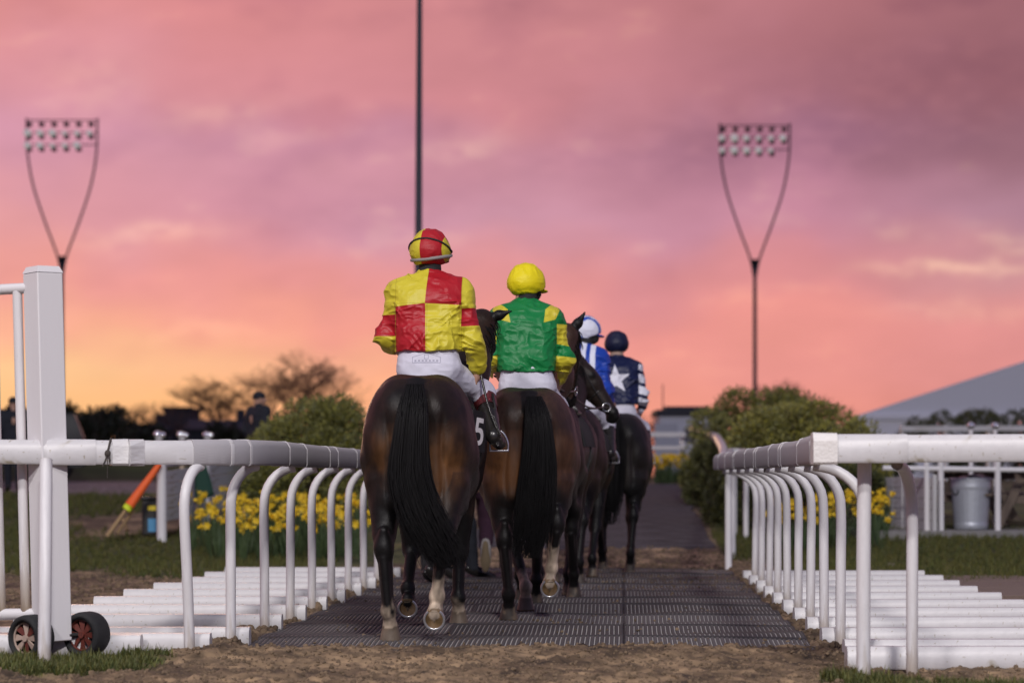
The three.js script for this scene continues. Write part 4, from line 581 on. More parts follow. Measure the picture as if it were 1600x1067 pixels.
function headGeo(yaw, pitch, c) { // in its own axes, then turned
  const P = [ell([0, 0.035, -0.012], [0.074, 0.088, 0.092], 0.03), ell([0, -0.03, 0.02], [0.06, 0.075, 0.066], 0.04), cone([0, -0.085, 0.05], [0, -0.08, 0.03], 0.028, 0.034, 0.03), cone([0, 0.012, 0.085], [0, -0.022, 0.108], 0.009, 0.014, 0.014), ell([0, -0.052, 0.083], [0.024, 0.0075, 0.012], 0.008), ell([0, -0.066, 0.08], [0.022, 0.008, 0.012], 0.008), cone([-0.045, 0.035, 0.068], [0.045, 0.035, 0.068], 0.012, 0.012, 0.02), cone([0, -0.05, -0.03], [0, -0.16, -0.045], 0.054, 0.058, 0.04)];
  for (const s of [-1, 1]) P.push(ell([s * 0.075, -0.002, -0.012], [0.012, 0.032, 0.02], 0.008), ell([s * 0.033, 0.012, 0.075], [0.016, 0.012, 0.012], 0.006), ell([s * 0.042, -0.022, 0.058], [0.022, 0.02, 0.022], 0.03));
  const g = flipZ(netMesh(field(P), boundsOf(P, 0.03), 0.005)); return g.rotateX(pitch).rotateY(-yaw).translate(c[0], c[1], -c[2]);
}
const turned = (g, yaw, pitch, c) => g.rotateX(pitch).rotateY(-yaw).translate(c[0], c[1], -c[2]);
const ridge = (x, y, z) => 1 - Math.abs(noise(x, y, z)) * 2;
function body(parent, J, o) {
  const P = [cone(J.pelvis, J.chest, 0.09, 0.115, 0.06), cone(J.chest, J.neck, 0.12, 0.06, 0.08), cone(J.neck, [J.head[0], J.head[1] - 0.06, J.head[2] - 0.02], 0.055, 0.052, 0.04)];
  for (const s of ['L', 'R']) { const a = J['arm' + s], l = J['leg' + s]; P.push(cone(J.chest, a[0], 0.11, 0.062, 0.07), cone(a[0], a[1], 0.052, 0.042, 0.04), cone(a[1], a[2], 0.042, 0.027, 0.03), cone(J.pelvis, l[0], 0.08, 0.075, 0.05), cone(l[0], l[1], 0.072, 0.052, 0.05), cone(l[1], l[2], 0.056, 0.036, 0.04), cone(l[2], l[3], 0.036, 0.03, 0.03)); }
  const geo = [flipZ(netMesh(field(P), boundsOf(P), 0.014)), headGeo(o.yaw ?? 0, o.pitch ?? 0, J.head)];
  for (const [s, sg] of [['L', 1], ['R', -1]]) { const a = J['arm' + s], dir = o['hand' + s] ?? [0, 1, 2].map((i) => a[2][i] - a[1][i]), HP = handPrims(a[2], dir, o['palm' + s] ?? [-sg * 0.0 + (s === 'L' ? 1 : -1), -0.2, 0], 0.9, sg); geo.push(flipZ(netMesh(field(HP), boundsOf(HP, 0.015), 0.004))); }
  return part('body', merge(geo), o.skin ?? skin, parent);
}
function rider(hz, label, o) {
  const g = thing('person', label, 'person', [hz.g.position.x, hz.g.position.y - (o.drop ?? 0), hz.g.position.z], hz.g.rotation.y, 'riders on the horses');
  const tw = o.twist ?? 0, tx = (p, f = 1) => { const c = Math.cos(tw * f), s = Math.sin(tw * f), dx = p[0] - (o.dx ?? 0), dz = p[2] - 0.95; return [(o.dx ?? 0) + dx * c + dz * s, p[1], 0.95 - dx * s + dz * c]; };
  const dx = o.dx ?? 0;
  const J = { pelvis: [dx, 1.665, 0.93], chest: tx([dx, 2.06, 1.0]), neck: tx([dx, 2.24, 1.05]), head: tx([dx + (o.hx ?? 0), 2.38, 1.085]),
    armL: o.armL ?? [tx([dx - 0.18, 2.115, 1.03]), tx([dx - 0.265, 1.86, 0.99]), tx([dx - 0.17, 1.76, 1.22])], armR: o.armR ?? [tx([dx + 0.18, 2.115, 1.03]), tx([dx + 0.265, 1.86, 0.99]), tx([dx + 0.24, 1.72, 1.16])],
    legL: [[dx - 0.08, 1.62, 0.97], [-0.255, 1.50, 1.28], [-0.31, 1.26, 1.04], [-0.335, 1.215, 1.15]], legR: [[dx + 0.10, 1.65, 0.95], [o.legOut ? 0.315 : 0.27, 1.53, 1.24], o.legOut ? [0.395, 1.27, 0.98] : [0.32, 1.27, 1.02], o.legOut ? [0.425, 1.215, 1.10] : [0.335, 1.215, 1.15]] };
  body(g, J, { yaw: o.yaw, pitch: 0, handL: [0.05, -0.2, 1], handR: o.handR ?? [0.05, -0.5, 1] });
  // jacket: a loose silk shell over trunk and arms, gathered at the hem
  const hem = o.hem ?? 1.762, P = [];
  for (const s of [-1, 1]) { P.push(cone(tx([dx + s * 0.078, hem + 0.04, 0.92], 0.3), tx([dx + s * 0.098, 2.08, 0.99]), 0.126, 0.128, 0.07), cone(tx([dx + s * 0.09, 2.05, 0.99]), tx([dx + s * 0.155, 2.125, 1.02]), 0.122, 0.085, 0.08), cone(tx([dx + s * 0.03, 2.21, 1.04]), tx([dx + s * 0.165, 2.135, 1.025]), 0.065, 0.076, 0.09)); }
  P.push(cone(tx([dx, 2.1, 1.0]), tx([dx, 2.225, 1.045]), 0.13, 0.066, 0.06), cone(tx([dx, hem + 0.1, 0.94], 0.3), tx([dx, 2.08, 1.02]), 0.135, 0.14, 0.06));
  for (const a of [J.armL, J.armR]) P.push(cone(a[0], a[1], 0.078, 0.064, 0.06), cone(a[1], [0, 1, 2].map((i) => lerp(a[1][i], a[2][i], 0.86)), 0.064, 0.044, 0.03), cone([0, 1, 2].map((i) => lerp(a[1][i], a[2][i], 0.80)), [0, 1, 2].map((i) => lerp(a[1][i], a[2][i], 0.95)), 0.046, 0.032, 0.02));
  const sd = hz.g.position.z * 1.7;
  const FR = rng(Math.round(-sd * 31)), folds = []; // creases: up from the hem, out of the armpits, across the back, round the sleeves
  for (let i = 0; i < 12; i++) { const x0 = dx + (FR() - 0.5) * 0.34, a = (FR() - 0.5) * 1.5; folds.push([x0, hem, x0 + Math.sin(a) * 0.16, hem + 0.05 + 0.10 * FR(), 0.007 + 0.006 * FR(), 0.011]); }
  for (const q of [-1, 1]) for (let i = 0; i < 5; i++) folds.push([dx + q * 0.19, 2.0 + 0.08 * FR(), dx + q * (0.02 + 0.12 * FR()), 1.88 + 0.2 * FR(), 0.006 + 0.006 * FR(), 0.008]);
  for (let i = 0; i < 6; i++) { const yy = 1.85 + 0.3 * FR(), x0 = dx + (FR() - 0.5) * 0.24; folds.push([x0 - 0.06, yy + 0.03 * FR(), x0 + 0.08, yy, 0.006 + 0.004 * FR(), 0.006]); }
  for (const q of [-1, 1]) for (let i = 0; i < 7; i++) { const yy = 1.76 + 0.34 * FR(), xa = dx + q * (0.19 + 0.03 * FR()); folds.push([xa, yy, xa + q * 0.12, yy + (FR() - 0.6) * 0.09, 0.006 + 0.006 * FR(), 0.010]); }
  const crease = (x, y, z) => { let r = 0; const wx = x + 0.012 * noise(x * 18, y * 18, z * 9), wy = y + 0.012 * noise(x * 18 + 7, y * 18, z * 9); for (const [ax, ay, bx_, by, w, am] of folds) { const ex = bx_ - ax, ey = by - ay, t = clamp(((wx - ax) * ex + (wy - ay) * ey) / (ex * ex + ey * ey)), dd = ((wx - ax - ex * t) ** 2 + (wy - ay - ey * t) ** 2) / (w * w); if (dd < 6) r += am * Math.exp(-dd) * (1 - 0.7 * t); } return r; };
  const jf = field(P, (s, x, y, z) => { if (s > 0.05 || s < -0.05) return s; const lowk = sstep(2.0, 1.78, y), arm = sstep(0.17, 0.23, Math.abs(x - dx)); const w = ridge(x * 7 + sd, y * 11 + x * 4 * (noise(x * 2, y * 2, sd) > 0 ? 1 : -1), z * 7) * (0.006 + 0.009 * lowk + 0.006 * arm) + ridge(x * 19, y * 26 + sd, z * 19) * 0.0052 + 0.003 * noise(x * 5, y * 5, z * 5 + sd); let d = s - w + 0.006 - crease(x, y, z) * (o.crease ?? 0.8); if (y < hem + 0.2 && Math.abs(x - dx) < 0.225) d = Math.max(d, hem + 0.010 * noise(x * 14, z * 14, sd) + 0.012 * Math.abs(x - dx) / 0.2 - y); return d; });
  const jg = flipZ(netMesh(jf, boundsOf(P), o.res ?? 0.0062)); planar(jg, (x, y) => guv(x - dx, y)); const jk = part('jacket', jg, silk(o.jacket), g);
  { const c = [J.neck[0], J.neck[1] + 0.0, J.neck[2] - 0.002], pts = []; for (let i = 0; i <= 24; i++) { const a = i / 24 * Math.PI * 2; pts.push(V(c[0] + Math.sin(a) * 0.071, c[1] + 0.004 - 0.016 * Math.cos(a), -(c[2] + Math.cos(a) * 0.071))); } part('collar', planar(tube(pts, 0.012, 40, 6), (x, y) => guv(x - dx, y)), silk(o.jacket), jk); }
  // breeches
  const B = [cone([dx - 0.06, 1.80, 0.93], [dx - 0.075, 1.67, 0.92], 0.112, 0.122, 0.05), cone([dx + 0.06, 1.80, 0.93], [dx + 0.08, 1.67, 0.92], 0.112, 0.125, 0.05), cone([dx, 1.80, 0.94], [dx, 1.62, 0.93], 0.13, 0.14, 0.05)];
  for (const l of [J.legL, J.legR]) B.push(cone(l[0], l[1], 0.098, 0.072, 0.04), cone(l[1], [0, 1, 2].map((i) => lerp(l[1][i], l[2][i], 0.3)), 0.072, 0.062, 0.04));
  const bf = field(B, (s, x, y, z) => s - 0.0035 * ridge(x * 9 + 4, y * 16 + x * 6, z * 9) - 0.002 * ridge(x * 22, y * 30, z * 20) + 0.003); const bg = flipZ(netMesh(bf, boundsOf(B), 0.009)); planar(bg, (x, y) => guv(x - dx, y)); part('breeches', bg, breechMat(o.breeches), g);
  // boots with the foot in the stirrup
  for (const [s, l] of [[-1, J.legL], [1, J.legR]]) {
    const Q = [cone([0, 1, 2].map((i) => lerp(l[1][i], l[2][i], 0.22)), l[2], 0.068, 0.046, 0.03), cone([l[2][0], l[2][1] - 0.02, l[2][2] - 0.025], l[3], 0.042, 0.036, 0.03), cone(l[3], [l[3][0], l[3][1] - 0.01, l[3][2] + 0.05], 0.038, 0.028, 0.02)];
    const bt = part('boot', flipZ(netMesh(field(Q, (d, x, y, z) => d - 0.003 * ridge(x * 20, y * 24, z * 20)), boundsOf(Q), 0.009)), M.leather, g);
    if (o.bootTop) { const a = [0, 1, 2].map((i) => lerp(l[1][i], l[2][i], 0.16)), b = [0, 1, 2].map((i) => lerp(l[1][i], l[2][i], 0.42)); part('boot_top', tube([V(a[0], a[1], -a[2]), V(b[0], b[1], -b[2])], 0.075, 3, 18, 0.068), o.bootTop, bt); }
    const sx = l[3][0], sy = l[3][1] - 0.05, sz = -l[3][2] + 0.03; part('stirrup', merge([tube([V(sx - 0.055, sy, sz), V(sx - 0.055, sy + 0.05, sz), V(sx - 0.03, sy + 0.105, sz), V(sx, sy + 0.125, sz), V(sx + 0.03, sy + 0.105, sz), V(sx + 0.055, sy + 0.05, sz), V(sx + 0.055, sy, sz)], 0.007, 20, 6), bx(0.12, 0.012, 0.035, sx, sy, sz, 0.004)]), M.steel, bt);
    part('stirrup_leather', tube([V(sx, sy + 0.12, sz), V(sx - s * 0.04, 1.52, sz - 0.02)], 0.010, 4, 5), M.leather, bt);
  }
  // helmet with a silk cap, its peak, band and strap
  const yaw = o.yaw ?? 0, hc = [J.head[0], J.head[1] + 0.028, J.head[2]], C = [ell([0, 0, 0], [0.114, 0.112, 0.138], 0.03), ell([0, -0.015, -0.01], [0.118, 0.09, 0.136], 0.04), ell([0.0, 0.068, -0.01], [0.075, 0.05, 0.085], 0.04)];
  const cf = field(C, (s, x, y, z) => Math.max(s - 0.005 * ridge(x * 24 + sd, y * 7, z * 24) * sstep(0.0, 0.08, Math.abs(y)) - 0.0022 * ridge(x * 12, y * 30, z * 12), -0.078 + 0.30 * (z < 0 ? -0.06 : z) - y));
  const cg = flipZ(netMesh(cf, boundsOf(C, 0.02), 0.006)); planar(cg, (x, y) => [(x + 0.14) / 0.28, (y + 0.14) / 0.28]); turned(cg, yaw, 0, hc); const cap = part('cap', cg, silk(o.cap, 0.5), g);
  const K = [ell([0, -0.035, 0.13], [0.085, 0.012, 0.055], 0.02)], kg = flipZ(netMesh(field(K), boundsOf(K, 0.02), 0.007)); turned(kg.rotateX(-0.2), yaw, 0, hc); planar(kg, () => [0.5, 0.3]); part('peak', kg, silk(o.cap, 0.5), cap);
  const cf0 = field(C); const ring = (back, side, front, off, roll = 0) => { const pts = []; for (let i = 0; i <= 48; i++) { const a = i / 48 * Math.PI * 2, c = Math.cos(a), e = (c < 0 ? lerp(side, back, -c) : lerp(side, front, c)) + roll * Math.sin(a), d = [Math.sin(a) * Math.cos(e), Math.sin(e), c * Math.cos(e)]; let lo = 0.03, hi = 0.25; for (let k = 0; k < 16; k++) { const m = (lo + hi) / 2; cf0(d[0] * m, d[1] * m, d[2] * m) < 0 ? lo = m : hi = m; } pts.push(V(d[0] * (lo + off), d[1] * (lo + off), -d[2] * (lo + off))); } return pts; };
  if (o.strap) part('goggle_strap', turned(tube(ring(0.42, -0.05, -0.15, 0.007), 0.0055, 70, 6), yaw, 0, hc), M.blackMatt, cap);
  if (o.band) part('elastic_band', turned(merge([tube(ring(-0.5, -0.42, -0.2, 0.005, 0.08), 0.011, 60, 6)]), yaw, 0, hc), o.band, cap);
  // dark hood round the neck, mask where one is worn
  const nk = [cone([J.neck[0], J.neck[1] - 0.03, J.neck[2]], [J.head[0], J.head[1] - 0.07, J.head[2] - 0.03], 0.072, 0.066, 0.03)]; part('neck_scarf', flipZ(netMesh(field(nk, (s, x, y, z) => s - 0.003 * ridge(x * 20, y * 40, z * 20)), boundsOf(nk), 0.008)), o.scarf ?? M.blackMatt, g);
  if (o.mask) { const mk = [ell([0, -0.055, 0.055], [0.066, 0.056, 0.068], 0.02)]; part('mask', turned(flipZ(netMesh(field(mk, (s, x, y, z) => s - 0.002 * ridge(x * 30, y * 40, z * 30)), boundsOf(mk, 0.02), 0.007)), yaw, 0, J.head), M.blackMatt, g); }
  { const eg = []; for (const s of [-1, 1]) eg.push(new THREE.SphereGeometry(0.0115, 10, 8).translate(s * 0.033, 0.012, -0.081)); part('eyes', turned(merge(eg), yaw, 0, J.head), mat([0.05, 0.04, 0.035], 0.2), g); }
  return { g, J };
}
const white = '#e9e8ee', plainBreech = canvasTex((k) => { k.fillStyle = white; k.fillRect(0, 0, 512, 512); }, 64);
const markBreech = canvasTex((k) => { k.fillStyle = white; k.fillRect(0, 0, 512, 512); k.strokeStyle = '#9a99a8'; k.lineWidth = 1.5; k.strokeRect(gx(-0.012), gy(1.745), gx(0.012) - gx(-0.012), gy(1.72) - gy(1.745)); k.beginPath(); k.moveTo(gx(-0.085), gy(1.73)); k.lineTo(gx(0), gy(1.755)); k.lineTo(gx(0.085), gy(1.73)); k.lineTo(gx(0.085), gy(1.695)); k.lineTo(gx(-0.085), gy(1.695)); k.closePath(); k.stroke(); k.fillStyle = '#77768a'; for (let i = 0; i < 7; i++) k.fillRect(gx(-0.072 + i * 0.022), gy(1.711), 7, 3); for (let i = 0; i < 24; i++) k.fillRect(gx(-0.072 + i * 0.006), gy(1.700), 2, 1.5); });
const YEL = '#c6b934', RED = '#a41a24', seam = (k, x0, y0, x1, y1) => { k.strokeStyle = 'rgba(60,40,10,0.35)'; k.lineWidth = 1.2; k.beginPath(); k.moveTo(gx(x0), gy(y0)); k.lineTo(gx(x1), gy(y1)); k.stroke(); };
const jk1 = canvasTex((k) => { k.fillStyle = YEL; k.fillRect(0, 0, 512, 512); poly(k, RED, [[0.005, 2.34], [0.215, 2.34], [0.215, 2.05], [-0.012, 2.06]]); poly(k, RED, [[-0.195, 2.04], [-0.012, 2.06], [0.004, 1.5], [-0.195, 1.5]]); rect(k, YEL, 0.205, 1.5, 0.42, 2.34); rect(k, YEL, -0.42, 1.5, -0.2, 2.34); rect(k, RED, -0.42, 1.865, -0.198, 1.995); poly(k, RED, [[0.205, 1.92], [0.42, 1.94], [0.42, 2.05], [0.205, 2.03]]); seam(k, 0.0, 2.34, 0.0, 1.5); seam(k, -0.2, 2.06, 0.21, 2.06); seam(k, -0.198, 2.3, -0.198, 1.5); seam(k, 0.207, 2.3, 0.207, 1.5); });
const cap1 = canvasTex((k, n) => { k.fillStyle = YEL; k.fillRect(0, 0, n, n); k.fillStyle = RED; k.fillRect(n * 0.42, 0, n * 0.44, n); }, 256);
const r1 = rider(h1, 'rider in red and yellow quartered silks on the nearest horse', { jacket: jk1, breeches: markBreech, cap: cap1, strap: true, band: mat([0.24, 0.22, 0.21], 0.8), yaw: 0.22, dx: 0.0, legOut: true, drop: 0.055, bootTop: mat([0.10, 0.012, 0.014], 0.5), armR: [[0.175, 2.115, 1.03], [0.275, 1.86, 0.97], [0.29, 1.67, 1.07]], handR: [-0.1, -1, 0.25] });
const GRN = '#11753c', jk2 = canvasTex((k) => { k.fillStyle = GRN; k.fillRect(0, 0, 512, 512); poly(k, YEL, [[-0.13, 2.20], [-0.115, 2.105], [-0.20, 2.13], [-0.235, 2.2], [-0.2, 2.26]]); poly(k, YEL, [[0.13, 2.20], [0.115, 2.105], [0.20, 2.13], [0.235, 2.2], [0.2, 2.26]]); for (const s of [-1, 1]) { poly(k, YEL, [[s * 0.21, 2.1], [s * 0.42, 2.1], [s * 0.42, 1.93], [s * 0.21, 1.96]]); poly(k, YEL, [[s * 0.205, 1.88], [s * 0.42, 1.86], [s * 0.42, 1.5], [s * 0.205, 1.5]]); seam(k, s * 0.2, 2.2, s * 0.205, 1.6); } });
const capY = canvasTex((k, n) => { k.fillStyle = '#e0cf16'; k.fillRect(0, 0, n, n); }, 64);
rider(h2, 'rider in a green jacket with yellow shoulder flashes and a yellow cap', { jacket: jk2, breeches: plainBreech, cap: capY, yaw: 0.75, hx: 0.01, mask: true, dx: 0.03, drop: 0.09, crease: 0.4 });
const BLU = '#1c3fa0', jk3 = canvasTex((k) => { k.fillStyle = BLU; k.fillRect(0, 0, 512, 512); for (const x of [-0.15, -0.06, 0.03, 0.12]) rect(k, '#d8dcec', x, 1.5, x + 0.05, 2.34); rect(k, BLU, 0.2, 1.5, 0.42, 2.2); rect(k, BLU, -0.42, 1.5, -0.2, 2.2); });
const cap3 = canvasTex((k, n) => { k.fillStyle = '#d9dcea'; k.fillRect(0, 0, n, n); k.fillStyle = '#2247ad'; for (const a of [0.18, 0.46, 0.74]) k.fillRect(n * a, 0, n * 0.09, n); }, 128);
rider(h3, 'masked rider in blue and white striped silks looking to the right', { jacket: jk3, breeches: plainBreech, cap: cap3, yaw: 1.2, mask: true, twist: 0.45, dx: 0.03, res: 0.01, drop: 0.085 });
const NAV = '#141c40', jk4 = canvasTex((k) => { k.fillStyle = NAV; k.fillRect(0, 0, 512, 512); const pts = []; for (let i = 0; i < 10; i++) { const r = i % 2 ? 0.062 : 0.158, a = Math.PI / 2 + i * Math.PI / 5 + 0.06; pts.push([-0.01 + Math.cos(a) * r, 2.02 + Math.sin(a) * r]); } poly(k, '#dcdde8', pts); for (const s of [-1, 1]) { poly(k, '#dcdde8', [[s * 0.225, 2.18], [s * 0.42, 2.18], [s * 0.42, 1.5], [s * 0.225, 1.5]]); for (const y of [2.12, 2.0, 1.88, 1.77]) poly(k, NAV, [[s * 0.22, y], [s * 0.42, y - 0.05], [s * 0.42, y - 0.085], [s * 0.22, y - 0.035]]); } });
const capN = canvasTex((k, n) => { k.fillStyle = '#151b38'; k.fillRect(0, 0, n, n); }, 64);
rider(h4, 'rider in a navy jacket with a white star on the back', { jacket: jk4, breeches: plainBreech, cap: capN, yaw: 0.05, res: 0.01, drop: 0.08, scarf: mat([0.35, 0.24, 0.19], 0.7) });
{ // the whip in the nearest rider's right hand
  const w = h1.g, m = new THREE.Matrix4().compose(w.position, w.quaternion, V(1, 1, 1)), a = V(0.305, 1.63, -1.08), pts = [V(0.295, 1.70, -1.12), a, V(0.36, 1.40, -1.0), V(0.43, 1.22, -0.93)].map((p) => p.applyMatrix4(m));
  const g = thing('riding_whip', 'black riding whip hanging from the nearest rider\u2019s right hand', 'whip');
  part('shaft', tube(pts, 0.009, 16, 6, 0.006), M.leather, g); part('flap', boxBetween(pts[2].clone().lerp(pts[3], 0.45), pts[3].clone().lerp(pts[2], -0.12), 0.008, 0.03, 0.003), M.leather, g);
}
// people on foot: grooms between the horses and onlookers far behind
function walker(label, pos, turn, o) {
  const g = thing('person', label, 'person', pos, turn, o.group);
  const k = o.stride ?? 0.25, J = { pelvis: [0, 0.93, 0], chest: [0, 1.32, 0.02], neck: [0, 1.49, 0.02], head: [0, 1.62, 0.04], armL: [[-0.19, 1.43, 0.02], [-0.25, 1.15, -0.06], o.wristL ?? [-0.26, 0.92, 0.06]], armR: [[0.19, 1.43, 0.02], [0.25, 1.15, -0.02], o.wristR ?? [0.24, 0.93, 0.1]],
    legL: o.legL ?? [[-0.09, 0.9, 0], [-0.09, 0.5, k * 0.7], [-0.09, 0.09, k], [-0.1, 0.045, k + 0.13]], legR: o.legR ?? [[0.09, 0.9, 0], [0.09, 0.5, -k * 0.2], [0.09, 0.12, -k], [0.1, 0.045, -k + 0.11]] };
  body(g, J, { yaw: o.yaw ?? 0 });
  const P = [cone([-0.07, 0.93, 0], [-0.09, 1.34, 0.01], 0.135, 0.125, 0.06), cone([0.07, 0.93, 0], [0.09, 1.34, 0.01], 0.135, 0.125, 0.06), cone([-0.1, 1.34, 0.01], J.armL[0], 0.12, 0.085, 0.06), cone([0.1, 1.34, 0.01], J.armR[0], 0.12, 0.085, 0.06), cone([0, 1.38, 0.02], [0, 1.5, 0.02], 0.11, 0.072, 0.05)];
  for (const a of [J.armL, J.armR]) P.push(cone(a[0], a[1], 0.08, 0.068, 0.03), cone(a[1], [0, 1, 2].map((i) => lerp(a[1][i], a[2][i], 0.95)), 0.066, 0.046, 0.03));
  part('coat', flipZ(netMesh(field(P, (s, x, y, z) => Math.max(s - 0.006 * ridge(x * 8, y * 12, z * 8), 0.82 - y)), boundsOf(P), 0.012)), o.coat, g);
  const T = []; for (const l of [J.legL, J.legR]) T.push(cone(l[0], l[1], 0.105, 0.075, 0.03), cone(l[1], [0, 1, 2].map((i) => lerp(l[1][i], l[2][i], 0.93)), 0.074, 0.058, 0.03)); T.push(cone([-0.05, 0.95, 0], [0.05, 0.95, 0], 0.125, 0.125, 0.05));
  part('trousers', flipZ(netMesh(field(T, (s, x, y, z) => s - 0.005 * ridge(x * 9, y * 13, z * 9)), boundsOf(T), 0.011)), o.trousers, g);
  for (const l of [J.legL, J.legR]) { const d = unit([0, 1, 2].map((i) => l[3][i] - l[2][i])), e = [0, 1, 2].map((i) => l[3][i] + d[i] * 0.07), hl = [0, 1, 2].map((i) => l[2][i] - d[i] * 0.05); const Q = [cone(l[2], l[3], 0.05, 0.042, 0.03), cone(hl, e, 0.038, 0.036, 0.03)], sh = part('shoe', flipZ(netMesh(field(Q), boundsOf(Q), 0.009)), o.shoe, g);
    if (o.sole) { const lg = unit([0, 1, 2].map((i) => l[1][i] - l[2][i])), dt = lg[0] * d[0] + lg[1] * d[1] + lg[2] * d[2], sn = unit([0, 1, 2].map((i) => lg[i] - d[i] * dt)), q = (p, k) => V(p[0] - sn[0] * k, p[1] - sn[1] * k, -(p[2] - sn[2] * k)); part('sole', loft([0.036, 0.062].map((k) => { const a = q(hl, k), b = q(e, k), ax = b.clone().sub(a), sd = V(1, 0, 0), n = []; for (let i = 0; i < 18; i++) { const t = i / 18 * Math.PI * 2, u = 0.5 - 0.58 * Math.cos(t), w = 0.042 * Math.sin(t) * (1 - 0.25 * Math.sin(u * 6)); n.push(a.clone().addScaledVector(ax, u).addScaledVector(sd, w)); } return n; })), o.sole, sh); } }
  const C = [ell([0, 0.045, -0.01], [0.088, 0.078, 0.104], 0.02)], yaw = o.yaw ?? 0; part(o.hat ? 'hat' : 'hair', turned(flipZ(netMesh(field(C, (s, x, y, z) => Math.max(s - 0.002 * ridge(x * 40, y * 40, z * 40), -0.005 + (z > 0 ? z * 0.4 : z * 0.5) - y)), boundsOf(C, 0.02), 0.008)), yaw, 0, J.head), o.hat ?? hairMat, g);
  if (o.bag) part('shoulder_bag', bx(0.14, 0.22, 0.07, 0.2, 0.85, 0.0, 0.02), M.blackMatt, g);
  return g;
}
const navyCloth = mat([0.012, 0.014, 0.022], 0.85), darkCloth = mat([0.016, 0.015, 0.017], 0.9);
walker('groom in grey top and maroon trousers lifting a heel between the two nearest horses', at(772, 21.4), -0.06, { coat: mat([0.36, 0.36, 0.37], 0.9), trousers: mat([0.035, 0.010, 0.026], 0.9), shoe: mat([0.30, 0.28, 0.27], 0.8), sole: mat([0.16, 0.12, 0.07], 0.85), bag: true, group: 'people walking with the horses', legL: [[-0.09, 0.9, 0], [-0.07, 0.52, 0.02], [-0.06, 0.30, -0.26], [-0.06, 0.17, -0.25]], legR: [[0.09, 0.9, 0], [0.1, 0.5, 0.15], [0.1, 0.1, 0.12], [0.1, 0.045, 0.25]], wristL: [-0.2, 0.88, 0.1] });
walker('groom in dark clothes and boots walking beyond the nearest horse\u2019s legs', at(672, 20.2), -0.5, { coat: darkCloth, trousers: darkCloth, shoe: M.leather, group: 'people walking with the horses', stride: 0.12 });
walker('person in dark shoes stepping right beyond the nearest horse\u2019s tail', at(716, 21.2), -1.3, { coat: navyCloth, trousers: navyCloth, shoe: M.leather, group: 'people walking with the horses', stride: 0.16 });
walker('onlooker in dark coat and beanie standing behind the bush', [X(402, 36), H(-4, 36) + 0.12, -36], -0.9, { coat: navyCloth, trousers: navyCloth, shoe: M.black, hat: navyCloth, group: 'onlookers', yaw: 0.3, stride: 0.08 });
walker('dark figure seen between the pipes of the tall gate', [X(20, 42), H(-9, 42), -42], 0.3, { coat: navyCloth, trousers: navyCloth, shoe: M.black, hat: navyCloth, group: 'onlookers', stride: 0.1 });
// ------------------------------------------------------------------ grass, clods, daffodils, bushes, trees
function leafQuad(A, N, C, p, dir, up, len, wid, c) { // a leaf: two bent triangles pairs
  const side = V().crossVectors(dir, up).normalize().multiplyScalar(wid), tip = p.clone().addScaledVector(dir, len), mid = p.clone().addScaledVector(dir, len * 0.5).addScaledVector(up, wid * 0.35), l = mid.clone().add(side), r = mid.clone().sub(side);
  for (const q of [p, l, tip, p, tip, r]) A.push(q.x, q.y, q.z);
  const n1 = V().crossVectors(l.clone().sub(p), tip.clone().sub(p)).normalize(), n2 = V().crossVectors(tip.clone().sub(p), r.clone().sub(p)).normalize(); for (let i = 0; i < 3; i++) N.push(n1.x, n1.y, n1.z); for (let i = 0; i < 3; i++) N.push(n2.x, n2.y, n2.z); for (let i = 0; i < 6; i++) C.push(...c);
}
const geoOf = (A, N, C) => { const g = new THREE.BufferGeometry(); g.setAttribute('position', new THREE.Float32BufferAttribute(A, 3)); g.setAttribute('normal', new THREE.Float32BufferAttribute(N, 3)); g.setAttribute('color', new THREE.Float32BufferAttribute(C, 3)); return g; };
const leafMat = mat([1, 1, 1], 0.6, { vertexColors: true, transmission: 0.15 }), barkMat = mat([0.06, 0.042, 0.03], 0.9);
const sphereDir = (R) => { const u = R() * 2 - 1, a = R() * Math.PI * 2, s = Math.sqrt(1 - u * u); return V(s * Math.cos(a), u, s * Math.sin(a)); };
